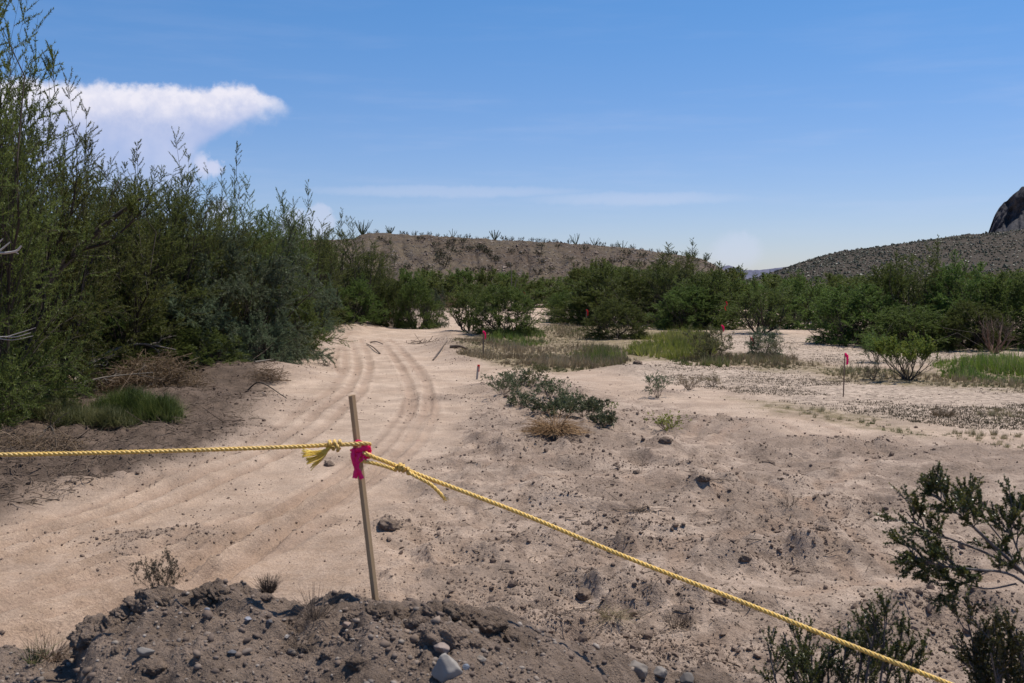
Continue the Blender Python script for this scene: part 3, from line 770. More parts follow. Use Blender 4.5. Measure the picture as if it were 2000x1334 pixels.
def tree_proto(seed, H, Rad, n_st, nT, tw, twl, lf, leaf, mats, prof, low=.03, tip_up=.3, wood=.012, sag=.0, spires=0, twist=.9, rin=.35, lump=.28, lean=.5):
    """meshes (trunk, crown) of a many-stemmed tree or bush whose branches fill a lumpy crown of height H and radius Rad"""
    rng = np.random.default_rng(seed)
    S = stems(rng, n_st, H * .80, lean, base=.12 * Rad, hvar=.35, wig=.10, curl=.25)
    zz = low + (1 - low) * rng.random(nT) ** .9
    zz[:nT // 7] = rng.uniform(0, .14, nT // 7) if low < .1 else zz[:nT // 7]
    az = rng.uniform(0, 2 * math.pi, nT)
    lum = 1 + lump * vnoise(np.cos(az) * 2.1 + seed * 7.7, np.sin(az) * 2.1 + zz * 3.3, seed) + .5 * lump * vnoise(np.cos(az) * 5 + seed, np.sin(az) * 5 + zz * 8, seed + 5)
    rr = Rad * prof(zz) * np.sqrt(rng.uniform(rin ** 2, 1, nT)) * lum
    ztop = 1 + .5 * lump * vnoise(np.cos(az) * rr / Rad * 3 + seed, np.sin(az) * rr / Rad * 3, seed + 9)
    T = np.stack([np.cos(az) * rr, np.sin(az) * rr, zz * H * ztop * .93], 1)
    # each branch starts on the stem that points its way
    tipd = unit(S[:, -1] - S[:, 0]); sc = unit(T) @ tipd.T + rng.normal(0, .18, (nT, n_st)); k = sc.argmax(1)
    t = np.clip(zz * rng.uniform(.25, .75, nT), .03, .9) * (S.shape[1] - 1); i0 = np.minimum(t.astype(int), S.shape[1] - 2); f = (t - i0)[:, None]
    O = S[k, i0] * (1 - f) + S[k, i0 + 1] * f
    C = (O + T) / 2 + rng.normal(0, .08, O.shape) * np.linalg.norm(T - O, axis=1, keepdims=True)
    C[:, 2] += (.10 + sag) * np.linalg.norm(T - O, axis=1)
    q = np.linspace(0, 1, 6)[None, :, None]
    B = O[:, None] * (1 - q) ** 2 + 2 * C[:, None] * q * (1 - q) + T[:, None] * q ** 2
    W = grow(rng, B, tw, .50, 1.0, twl * .92, twist, tip_up, .10, 3, -sag, .2, out=.25, bias=.75)
    wood_g = Geo()
    tubes(wood_g, S, wood * H * rng.uniform(.7, 1.2, len(S)), wood * H * .15, 6)
    tubes(wood_g, B, wood * H * .30, wood * H * .05, 3)
    crown = Geo()
    tubes(crown, W[:, ::2], .005, .002, 3, .4, 1)
    leaves(crown, rng, W, int(lf * .86), leaf[0] * 1.05, leaf[1] * 1.08, .75, .05, 1.05, droop=sag * .5)
    if spires:      # upright leading shoots that break the outline
        pick = rng.choice(np.nonzero(zz > .45)[0], spires)
        D = B[pick][:, -1]
        tips = D[:, None] + np.array([0, 0, 1.0])[None, None] * (H * rng.uniform(.08, .20, spires))[:, None, None] * np.linspace(0, 1, 6)[None, :, None] + np.cumsum(rng.normal(0, .02, (spires, 6, 3)), 1)
        tubes(crown, tips, .012, .003, 3, .4, 1)
        X = grow(rng, tips, 15, .0, 1.0, twl * .80, .75, .45, .08, 3, 0, .65)
        tubes(crown, X, .005, .002, 3, .4, 1); leaves(crown, rng, X, int(lf * .75), leaf[0] * .9, leaf[1], .6)
    return dict(trunk=wood_g.mesh('trunk', [mats[1]]), crown=crown.mesh('crown', [mats[0], mats[1]], False), r=Rad * 1.02, h=H * (1.03 if spires else .97))

PROTO = {}
def protos():
    P = PROTO
    tall = lambda z: .38 + .66 * np.sin(math.pi * np.clip(z, 0, 1) ** .85) ** .6 * (1 - .22 * z)
    dome = lambda z: np.sqrt(np.maximum(1 - z ** 2.2, 0)) * (.80 + .20 * np.minimum(z / .25, 1)) + .05
    P['tall1'] = tree_proto(1, 8.5, 2.6, 7, 235, 12, .72, 62, (.068, .0165), (M_LEAF_T, M_BARK), tall, .05, .30, .0060, .03, 8, .9, .3, .50, .35)
    P['tall2'] = tree_proto(2, 7.5, 2.6, 8, 160, 13, .70, 66, (.068, .0165), (M_LEAF_T, M_BARK), tall, .04, .25, .009, .06, 8, .9, .3, .50, .4)
    P['tall3'] = tree_proto(3, 6.5, 2.8, 8, 160, 13, .65, 62, (.068, .0165), (M_LEAF_B, M_BARK), dome, .04, .28, .010, .04, 10, .9, .3, .45, .5)
    P['bush1'] = tree_proto(4, 3.8, 2.5, 9, 200, 12, .50, 52, (.080, .021), (M_LEAF_B, M_BARK), dome, .02, .15, .011, .12, 3, .9, .5, .26, .8)
    P['bush2'] = tree_proto(5, 4.0, 2.5, 9, 185, 12, .52, 52, (.080, .021), (M_LEAF_B, M_BARK), dome, .02, .25, .011, .07, 5, .9, .5, .34, .7)
    P['bush3'] = tree_proto(6, 3.4, 2.5, 9, 150, 13, .50, 50, (.075, .018), (M_LEAF_G, M_BARK), dome, .02, .05, .011, .20, 3, .9, .45, .40, .9)
    loose = lambda z: np.where(z < .28, .25 + z, np.sqrt(np.maximum(1 - ((z - .45) / .58) ** 2, 0)))
    P['loose'] = tree_proto(7, 4.2, 2.0, 5, 90, 12, .55, 46, (.075, .019), (M_LEAF_B, M_BARK), loose, .20, .30, .016, .08, 6, .9, .3, .45, .45)
    P['far1'] = tree_proto(8, 4.0, 2.4, 7, 85, 10, .70, 30, (.15, .046), (M_LEAF_B, M_BARK), dome, .05, .25, .010, .05, 6, .9, .5, .45, .7)
    P['far2'] = tree_proto(9, 4.4, 2.2, 7, 85, 10, .70, 30, (.15, .044), (M_LEAF_T, M_BARK), dome, .05, .4, .010, .0, 9, .9, .5, .50, .5)
protos()
RNG = np.random.default_rng(77)
def plant(name, proto, px, depth, top_px, width_px, label, cat='tree', group=None, rz=None, z=None, sink=.05):
    p = PROTO[proto]
    x = (px - 1000) / F * depth
    if z is None: z = float(ground_z(x, depth)[0]) - sink
    hgt = CAM_H - (top_px - HOR) / F * depth - z
    s = hgt / p['h']; sw = width_px / F * depth / (2 * p['r'])
    o = empty(name, (x, depth, z), RNG.uniform(0, 6.28) if rz is None else rz)
    tag(o, label, cat, group)
    o.scale = (sw, sw, s)
    for part in ('trunk', 'crown'):
        link(part, p[part], (), o)
    return o

# ---- the tall thicket along the left bank, from the near end to the far end
LEFT = [
 ('tall1', -58, 18.5, -190, 450, 'tallest dark green tree at the left edge, its feathery top cut by the frame'),
 ('tall2', 75, 24.0, 190, 330, 'dark feathery tree just right of the tallest one, above the cut grass heap'),
 ('tall2', -30, 20.5, 40, 420, 'dense dark tree filling the left edge below the tallest one'),
 ('tall1', 205, 28.5, 296, 330, 'dark tree with long bare boughs behind the brown brush pile'),
 ('tall2', 300, 31.0, 288, 260, 'tree with the highest thin spire left of the cloud puff'),
 ('tall1', 385, 33.0, 325, 250, 'slender tree with upright feathery shoots right of the spired one'),
 ('tall2', 480, 36.0, 378, 240, 'tree with a pointed spire above the grey-green bush on the bank'),
 ('tall3', 545, 40.0, 398, 230, 'broad green tree leaning towards the first bend of the road'),
 ('tall2', 612, 56.0, 408, 170, 'tall dense tree left of the bluff crest, standing apart from the road'),
 ('tall3', 672, 62.0, 442, 190, 'rounded bright green tree under the left end of the bluff'),
 ('tall3', 728, 66.0, 486, 150, 'lower green tree right of the rounded one, by the far bend'),
]
for i, (pr, px, d, top, wpx, lab) in enumerate(LEFT):
    plant('tamarisk_tree' if pr != 'tall3' else 'mesquite_tree', pr, px, d, top, wpx, lab, 'tree', 'thicket trees along the left bank', rz=i * 2.1)
for i, (px, d, top, wpx) in enumerate([(-180, 24, 120, 420), (20, 27, 300, 330), (140, 31, 320, 300), (250, 34, 330, 280), (340, 38, 350, 240), (430, 43, 385, 230), (520, 50, 415, 200), (570, 60, 428, 190), (640, 74, 470, 150)]):
    plant('tamarisk_tree', ('tall2', 'tall1', 'tall3')[i % 3], px, d, top, wpx, 'dark tree in the back row of the left thicket, mostly hidden by those in front', 'tree', 'back row of the left thicket', rz=i * 1.3 + .5)
for pr, px, d, top, wpx, lab in [
 ('bush3', 462, 33.0, 440, 330, 'large grey-green drooping bush over the dirt ridge at the roadside'),
 ('bush3', 345, 31.0, 550, 240, 'grey-green bush behind the brown brush pile'),
 ('bush2', 395, 30.0, 640, 190, 'low bright green bush between the brush pile and the grey-green bush'),
 ('bush1', 545, 36.0, 520, 170, 'green bush at the end of the near thicket where the road bends'),
 ('bush1', 205, 29.0, 520, 280, 'dark bush in the shade behind the fallen branch'),
 ('bush2', 48, 22.0, 622, 210, 'olive bush hanging over the bank at the left edge'),
 ('bush3', 505, 32.0, 610, 150, 'small grey-green bush whose skirt touches the sandy roadside'),
 ('bush1', 120, 28.0, 470, 300, 'dark green bush under the long bare boughs'),
 ('bush2', 300, 33.0, 450, 260, 'dark green bush filling the thicket under the spired tree'),
 ('bush1', 20, 25.0, 480, 260, 'dark bush beneath the tallest tree'),
 ('bush3', 610, 53.0, 540, 110, 'dark bush in deep shade at the far end of the left bank'),
 ('bush2', 690, 60.0, 545, 130, 'dark bush behind the reddish dead stump'),
 ('bush1', 765, 62.0, 545, 110, 'green bush behind the red stake at the far bend'),
 ('bush1', 812, 60.0, 538, 100, 'dark rounded bush standing on the outer edge of the far bend'),
 ('bush3', 848, 62.0, 560, 60, 'small grey-green bush beside the dark rounded one at the far bend')]:
    plant('mesquite_bush' if pr != 'bush3' else 'tamarisk_bush', pr, px, d, top, wpx, lab, 'bush', 'bushes along the left bank')
# ---- middle and right
def dgp(py): return float(gp(1000, py)[1])
for nm, pr, px, base, top, wpx, lab in [(a_, b_, c_, d_, e_ - (6 if c_ > 1090 else 0), f_ * (1.12 if c_ > 1090 else 1.0), g_) for a_, b_, c_, d_, e_, f_, g_ in [
 ('mesquite_tree', 'loose', 915, 652, 552, 110, 'small tree with a bare crooked trunk at the inside of the bend'),
 ('mesquite_bush', 'bush1', 988, 658, 552, 165, 'feathery green bush right of the crooked little tree'),
 ('mesquite_bush', 'bush1', 1112, 630, 570, 115, 'dark rounded bush right of the far patch of sand'),
 ('mesquite_bush', 'bush1', 1205, 662, 588, 135, 'bright green bush in front of the large thicket, between grass patches'),
 ('mesquite_bush', 'bush2', 1200, 632, 528, 230, 'light green spreading bush left of the large central one'),
 ('mesquite_tree', 'tall3', 1305, 634, 494, 210, 'tallest dark tree of the central thicket, with a bushy spire'),
 ('mesquite_bush', 'bush2', 1385, 640, 535, 190, 'wide green bush right of the spired central tree'),
 ('mesquite_bush', 'bush1', 1345, 642, 560, 150, 'dark shaded bush at the foot of the central thicket'),
 ('mesquite_bush', 'loose', 1488, 652, 553, 135, 'bush with dark bare stems behind the pink flag and the sand'),
 ('mesquite_bush', 'bush2', 1570, 640, 548, 170, 'pale green bush in the gap between the two thickets'),
 ('mesquite_bush', 'bush3', 1492, 694, 642, 72, 'small leafy shrub with twiggy base beside the leaning pink ribbon'),
 ('mesquite_bush', 'bush1', 1665, 672, 556, 190, 'dark green bush at the left end of the right-hand thicket'),
 ('mesquite_bush', 'bush2', 1722, 668, 522, 170, 'dense bush left of the tallest right-hand one'),
 ('mesquite_tree', 'tall3', 1795, 672, 498, 210, 'tallest round-topped tree of the right-hand thicket, behind the yellow shrub'),
 ('mesquite_bush', 'bush1', 1775, 682, 600, 190, 'dark shaded bush directly behind the yellow shrub'),
 ('mesquite_bush', 'bush2', 1890, 676, 520, 210, 'wide green bush behind the dead reddish shrub'),
 ('mesquite_bush', 'bush1', 1985, 680, 528, 200, 'green bush at the right edge of the photo'),
 ('mesquite_bush', 'bush1', 1900, 684, 590, 150, 'dark bush in shade just left of the dead reddish shrub'),
 ('mesquite_bush', 'bush1', 2085, 682, 545, 180, 'green bush partly cut by the right edge')]]:
    plant(nm, pr, px, dgp(base), top, wpx, lab, 'tree' if 'tree' in nm else 'bush', 'bushes and trees on the flood plain')
k = 0
for row, (d0, py, xs) in enumerate([(78, 548, range(1130, 2480, 78)), (100, 540, range(780, 2500, 70)), (128, 536, range(740, 1480, 58)), (150, 538, range(700, 2500, 66))]):
    for px in xs:
        d = d0 + RNG.uniform(-7, 7); q = px + RNG.uniform(-18, 18)
        t = py - 6 + RNG.uniform(-17, 13) - (12 if 1120 < q < 1400 else 0)
        if row == 0 and 1400 < q < 1640: t += 5
        if row == 1 and q < 1090: t = 541 + RNG.uniform(-6, 9)
        if 1020 < q < 1085 and row == 1: t += 10
        plant('thicket_bush', ('far1', 'far2')[k % 2], q, d, t, RNG.uniform(95, 135) * 90 / d0, 'green bush in the far belt of thicket below the bluff and the stony hill', 'bush', 'far belt of thicket', z=-.1)
        k += 1

# ------------------------------------------------------------------ grasses and low cover
def px_points(rng, polys, n):
    """n photo points spread evenly over photo polygons, as world x, y"""
    polys = [np.asarray(p, float) for p in polys]
    area = np.array([abs(np.sum(p[:, 0] * np.roll(p[:, 1], 1) - p[:, 1] * np.roll(p[:, 0], 1))) for p in polys])
    X, Y = [], []
    for p, a in zip(polys, area / area.sum()):
        m = int(n * a); got = 0
        while got < m:
            x = rng.uniform(p[:, 0].min(), p[:, 0].max(), m * 2); y = rng.uniform(p[:, 1].min(), p[:, 1].max(), m * 2)
            k = inside(x, y, p); X.append(x[k][:m - got]); Y.append(y[k][:m - got]); got += len(X[-1])
    px, py = np.concatenate(X), np.concatenate(Y)
    u = (px - 1000) / F; v = (667 - py) / F
    t = -CAM_H / (-sP + v * cP)
    return u * t, (cP + v * sP) * t
def blades(g, rng, x, y, z, h, w, lean=.45, seg=2, mat=0, tint=None, az=None):
    n = len(x)
    a = rng.uniform(0, 6.283, n) if az is None else az
    L = h * rng.uniform(.45, 1.15, n)
    ln = np.abs(rng.normal(0, lean, n))
    d = np.stack([np.cos(a) * np.sin(ln), np.sin(a) * np.sin(ln), np.cos(ln)], 1)
    s = np.stack([-np.sin(a + .7), np.cos(a + .7), a * 0], 1) * (w * rng.uniform(.6, 1.3, n))[:, None] * .5
    p = np.stack([x, y, z], 1)
    t = np.repeat(rng.random(n) if tint is None else tint, 5 if seg == 2 else 3)
    if seg == 2:
        m = p + d * L[:, None] * .55
        d2 = unit(d + np.stack([np.cos(a), np.sin(a), -1.0 * np.ones(n)], 1) * rng.uniform(0, .55, n)[:, None])
        e = m + d2 * L[:, None] * .5
        V = np.stack([p - s, p + s, m + s * .7, m - s * .7, e], 1).reshape(-1, 3)
        b = np.arange(n)[:, None] * 5
        g.add(V, b + np.array([[0, 1, 2, 3]]), t, mat); g.f.append((b + np.array([[3, 2, 4]]) + g.nv - len(V), mat))
    else:
        V = np.stack([p - s, p + s, p + d * L[:, None]], 1).reshape(-1, 3)
        g.add(V, np.arange(n)[:, None] * 3 + np.array([[0, 1, 2]]), t, mat)
def grass(name, polys, n, h, w, mats, clump=None, lean=.45, thr=.0, seed=1, edge=1.5, label=None, seg=1):
    rng = np.random.default_rng(seed)
    x, y = px_points(rng, polys, n)
    e = np.zeros(len(x)); jx, jy = x + .35 * fbm(x, y, .9, 3, seed + 70), y + .7 * fbm(x, y, .9, 3, seed + 71)
    for p in polys: e = np.maximum(e, soft_poly(jx, jy, gpoly(p), edge))
    c = fbm(x, y, clump, 4, seed + 300)
    k = (c + rng.normal(0, .22, len(x)) + 1.4 * (e - .6) > thr) & (e > .08)
    x, y, c, e = x[k], y[k], c[k], e[k]
    hh = h * np.clip(.60 + .85 * c, .2, 1.6) * (.22 + .78 * e)
    # blades gather into tufts
    ca = .21; xr, yr = x * .83 - y * .56, x * .56 + y * .83
    fx, fy = np.floor(xr / ca), np.floor(yr / ca)
    cx, cy = ca * (fx + .5 + 2.4 * (_h(fx, fy * 3 + 1, seed) - .5)), ca * (fy + .5 + 2.4 * (_h(fx * 5 + 2, fy, seed + 31) - .5))
    xr, yr = xr * .45 + cx * .55, yr * .45 + cy * .55
    x, y = xr * .83 + yr * .56, -xr * .56 + yr * .83
    hh = hh * (.6 + .75 * _h(fx, fy, seed + 2))
    g = Geo(); z = ground_z(x, y) - .01
    t = np.clip(.45 + .45 * fbm(x, y, 1.5, 2, seed + 9) + rng.normal(0, .24, len(x)), 0, 1)
    m2 = (fbm(x, y, 1.8, 3, seed + 50) + rng.normal(0, .35, len(x)) > .35).astype(int) if len(mats) > 1 else np.zeros(len(x), int)
    if len(mats) > 2: m2[rng.random(len(x)) < .18] = 2
    for k in range(len(mats)):
        q = m2 == k
        if q.any(): blades(g, rng, x[q], y[q], z[q], hh[q], w, lean, seg, k, t[q])
    return tag(g.obj(name, mats), label, None, None, 'stuff')
G_DRY = [[(885, 668), (895, 700), (990, 718), (1090, 728), (1200, 720), (1232, 704), (1215, 680), (1150, 664), (1060, 655), (960, 660)], [(1055, 632), (1050, 664), (1160, 668), (1150, 634)],
         [(1195, 705), (1300, 700), (1420, 712), (1560, 724), (1560, 702), (1480, 688), (1400, 690)]]
grass('dry_grass', G_DRY, 46000, .30, .022, [M_DRYG, M_OLIVE], 1.8, .6, -.55, 1, label='tan dry grass spread between the bushes on the flood plain')
grass('dry_grass', [[(1540, 706), (1550, 724), (1700, 742), (1860, 756), (2400, 778), (2400, 758), (1900, 740), (1780, 728), (1660, 716)]], 16000, .26, .018, [M_DRYG, M_OLIVE], 1.4, .6, -.45, 2, label='strip of tan dry grass behind the speckled flat')
grass('dry_grass', [[(1440, 776), (1560, 792), (1720, 822), (1720, 838), (1600, 818), (1480, 796)], [(1700, 826), (1860, 848), (2080, 856), (2080, 884), (1880, 872), (1730, 846)], [(1880, 800), (2060, 806), (2060, 836), (1930, 828)]], 12000, .16, .010, [M_DRYG, M_OLIVE], .9, .7, -.25, 3, label='sparse low dry grass along the edge of the speckled flat')
grass('green_grass', [[(1110, 690), (1130, 710), (1205, 716), (1222, 700), (1200, 682), (1150, 680)], [(1300, 696), (1420, 704), (1420, 716), (1320, 712)]], 8000, .42, .024, [M_GRASS, M_OLIVE, M_DRYG], 1.2, .5, -.6, 4, label='green grass at the left end of the tall patch')
grass('green_grass', [[(1222, 692), (1240, 662), (1300, 648), (1372, 650), (1402, 676), (1396, 700), (1310, 702)]], 16000, .54, .025, [M_GRASSY, M_OLIVE, M_OLIVE], 1.6, .5, -.7, 5, label='tall bright green grass in front of the central thicket')
grass('green_grass', [[(1822, 712), (1840, 738), (1930, 748), (2300, 768), (2300, 706), (1960, 700), (1880, 700)]], 21000, .55, .024, [M_GRASSY, M_GRASS, M_DRYG], 1.5, .5, -.7, 6, label='bright yellow-green grass at the right edge behind the yellow shrub')
grass('green_grass', [[(955, 650), (950, 672), (1010, 680), (1070, 672), (1058, 652)], [(672, 622), (676, 632), (735, 632), (728, 620)]], 7000, .42, .030, [M_GRASS, M_OLIVE], 1.2, .5, -.6, 7, label='low green growth at the foot of the feathery bush')
def seedlings():
    rng = np.random.default_rng(12); g = Geo()
    P1 = [[(1215, 722), (1300, 698), (1400, 712), (1560, 724), (1700, 742), (2400, 780), (2400, 850), (1900, 840), (1700, 815), (1560, 790), (1420, 762), (1300, 748)], [(1400, 655), (1560, 658), (1700, 682), (2080, 694), (2080, 712), (1850, 712), (1640, 712), (1500, 700)]]
    x, y = px_points(rng, P1, 30000)
    k = .6 * fbm(x, y, 1.1, 4, 600) + .8 * fbm(x * .6, y * 1.3, 3.2, 3, 610) + rng.normal(0, .25, len(x)) > .05; x, y = x[k], y[k]
    z = ground_z(x, y)
    x = np.repeat(x, 3) + rng.normal(0, .025, len(x) * 3); y = np.repeat(y, 3) + rng.normal(0, .025, len(y) * 3); z = np.repeat(z, 3) - .005
    blades(g, rng, x, y, z, .055, .020, .9, 1)
    tag(g.obj('withered_seedlings', [M_SEED]), 'withered brown seedlings dotting the pale speckled flat', None, None, 'stuff')
seedlings()

# ------------------------------------------------------------------ stones and clods
def ico(sub):
    bm = bmesh.new(); bmesh.ops.create_icosphere(bm, subdivisions=sub, radius=1)
    v = np.array([q.co[:] for q in bm.verts]); f = np.array([[q.index for q in t.verts] for t in bm.faces]); bm.free()
    return v, f
ICO1, ICO3, ICO4, ICO5 = ico(1), ico(3), ico(4), ico(5)
OCT = (np.array([[1, 0, 0], [-1, 0, 0], [0, 1, 0], [0, -1, 0], [0, 0, 1], [0, 0, -1.0]]), np.array([[0, 2, 4], [2, 1, 4], [1, 3, 4], [3, 0, 4], [2, 0, 5], [1, 2, 5], [3, 1, 5], [0, 3, 5]]))
def rubble(g, rng, x, y, z, size, base, jit=.25, flat=.75, tint=None, mat=0):
    v0, f0 = base; n = len(x); k = len(v0)
    v = v0[None] * (1 + rng.normal(0, jit, (n, k, 1))) * rng.uniform(.65, 1.25, (n, 1, 3))
    v[:, :, 2] *= flat
    a = rng.uniform(0, 6.283, n); c, s = np.cos(a)[:, None], np.sin(a)[:, None]
    vx, vy = v[:, :, 0] * c - v[:, :, 1] * s, v[:, :, 0] * s + v[:, :, 1] * c
    b = rng.normal(0, .35, n); c, s = np.cos(b)[:, None], np.sin(b)[:, None]
    vz = v[:, :, 2] * c + vx * s; vx = vx * c - v[:, :, 2] * s
    S = np.asarray(size)[:, None] * .5
    V = np.stack([vx * S + x[:, None], vy * S + y[:, None], vz * S + z[:, None]], -1)
    g.add(V.reshape(-1, 3), (f0[None] + (np.arange(n) * k)[:, None, None]).reshape(-1, 3), np.repeat(rng.random(n) if tint is None else tint, k), mat)
M_CLOD = plain_material('earth_clod', (.110, .078, .058), (.250, .182, .138), 30, .95, .1)
M_CLODD = plain_material('dark_earth_clod', (.055, .039, .030), (.150, .108, .082), 40, .95, .1)
def pebble_material():
    m = bpy.data.materials.new('gravel'); m.use_nodes = True
    w = NT(m.node_tree); b = w.n['Principled BSDF']
    t = w.new('ShaderNodeAttribute', attribute_name='tint').outputs['Fac']
    rp = w.new('ShaderNodeValToRGB'); rp.color_ramp.interpolation = 'LINEAR'; e = rp.color_ramp.elements
    e[0].color = (.085, .062, .050, 1); e[1].color = (.34, .29, .25, 1); e[1].position = 1
    for p, c in ((.35, (.15, .108, .083, 1)), (.6, (.19, .138, .105, 1)), (.72, (.165, .142, .125, 1)), (.82, (.27, .195, .145, 1)), (.93, (.25, .21, .175, 1))):
        q = e.new(p); q.color = c
    w.l.new(t, rp.inputs[0])
    n = w.noise(w.new('ShaderNodeTexCoord').outputs['Object'], 90, 3)
    w.l.new(w.mix(w.m('MULTIPLY', w.ss(n, .4, .7), .5), rp.outputs[0], (.16, .12, .095, 1)), b.inputs['Base Color'])
    b.inputs['Roughness'].default_value = .85; b.inputs['Specular IOR Level'].default_value = .2
    return m
M_PEB = pebble_material()
def crust(w, i):
    """a ball made into a crumbly clod of earth"""
    q = w * 2.2 + i * 13.7
    n3 = lambda k, a, b: fbm(q[:, 0] * k + q[:, 2] * k * .7, q[:, 1] * k - q[:, 2] * k * .6, 1.0, 2, a + i) * .6 + .4 * fbm(q[:, 2] * k + q[:, 0] * .4 * k, q[:, 1] * k * .8 + q[:, 0] * .5 * k, 1.0, 2, b + i)
    rid = 1 - np.abs(n3(2.2, 940, 950))
    return w * (1 + .30 * n3(1.0, 900, 910) + .22 * (rid - .6) + .15 * n3(4.5, 920, 930) + .07 * n3(10, 960, 970))[:, None] * np.array([1.15, .95, .78])
def plain_clods():
    rng = np.random.default_rng(31)
    n = 200000
    a = np.radians(rng.uniform(-29, 29, n)); r = 1 / rng.uniform(1 / 60, 1 / 7.0, n)
    x, y = np.sin(a) * r, np.cos(a) * r
    z, road, bank, speck, rough, lump, rut = ground_base(x, y)
    patch = sst(fbm(x, y, 1.3, 3, 700), -.1, .8)
    dens = .03 + .45 * rough * patch ** 1.5 + .10 * rough + .50 * bank * (.4 + .6 * patch) + .75 * lump - .02 * road + .08 * patch * road
    k = rng.random(n) < np.clip(dens, .01, 1) * np.clip(.55 + r / 60, 0, 1)
    x, y, z, r, bank, road = x[k], y[k], z[k], r[k], bank[k], road[k]
    size = np.exp(rng.normal(np.log(.0175), .50, len(x))) * np.clip(.8 + r / 55, .8, 1.5)
    size = np.minimum(size, np.where(road > .5, .05, .14))
    g = Geo()
    for b, lo, hi in ((OCT, 0, .045), (ICO1, .045, 9)):
        for m, q in ((0, bank < .5), (1, bank >= .5)):
            s = (size >= lo) & (size < hi) & q
            if s.any(): rubble(g, rng, x[s], y[s], z[s] + size[s] * .18, size[s], b, .22, .75, None, m)
    tag(g.obj('dirt_crumbs', [M_CLOD, M_CLODD], smooth=False), 'small dry clods and crumbs of earth strewn over the flood plain', None, None, 'stuff')
plain_clods()
def bank_debris():
    """twigs and chips of cut brush on the left bank and beside the road"""
    rng = np.random.default_rng(41); g = Geo()
    x, y = px_points(rng, [[(-60, 1010), (110, 985), (260, 930), (460, 850), (540, 780), (590, 690), (640, 640), (760, 618), (620, 612), (560, 690), (380, 720), (100, 740), (-60, 800)]], 2600)
    z = ground_z(x, y); n = len(x)
    a = rng.uniform(0, 6.283, n); L = np.exp(rng.normal(np.log(.16), .6, n)); t = rng.normal(.05, .25, n)
    d = np.stack([np.cos(a) * np.cos(t), np.sin(a) * np.cos(t), np.sin(t)], 1)
    p = np.stack([x, y, z + .015], 1)
    mid = p + d * L[:, None] * .5 + rng.normal(0, .02, (n, 3)); mid[:, 2] = np.maximum(mid[:, 2], z + .01)
    tubes(g, np.stack([p, mid, p + d * L[:, None]], 1), .004 + L * .012, .003, 3, rng.random(n), 0)
    k = rng.random(n) < .25
    g2 = g.obj('brush_litter', [M_DEADB]); tag(g2, 'broken brown twigs and chips littering the dark earth of the left bank', None, None, 'stuff')
    g = Geo(); x, y = px_points(rng, [[(930, 900), (1300, 890), (1700, 900), (1900, 1000), (1900, 1250), (1300, 1330), (900, 1180)], [(560, 770), (640, 680), (860, 640), (900, 700), (860, 800), (640, 860)]], 420)
    z = ground_z(x, y); n = len(x); a = rng.uniform(0, 6.283, n); L = np.exp(rng.normal(np.log(.12), .5, n))
    p = np.stack([x, y, z + .01], 1); d = np.stack([np.cos(a), np.sin(a), rng.normal(.1, .15, n)], 1)
    tubes(g, np.stack([p, p + d * L[:, None] * .5 + rng.normal(0, .01, (n, 3)), p + d * L[:, None]], 1), .004 + L * .01, .002, 3, rng.random(n), 0)
    tag(g.obj('twig_litter', [M_DEADB]), 'thin dry twigs scattered over the disturbed sand', None, None, 'stuff')
bank_debris()
def hit(fn, px, py, y0, y1, n=600):
    d = ray(px, py); ys = np.linspace(y0, y1, n); t = ys / d[1]
    gap = fn(d[0] * t, ys) - (CAM_H + d[2] * t)
    i = np.nonzero(gap >= 0)[0]
    i = i[0] if len(i) else int(np.argmax(gap))
    return Vector((d[0] * t[i], ys[i], float(fn(np.array([d[0] * t[i]]), np.array([ys[i]]))[0])))
def on_berm(px, py): return hit(berm_z, px, py, 2.6, 4.7)
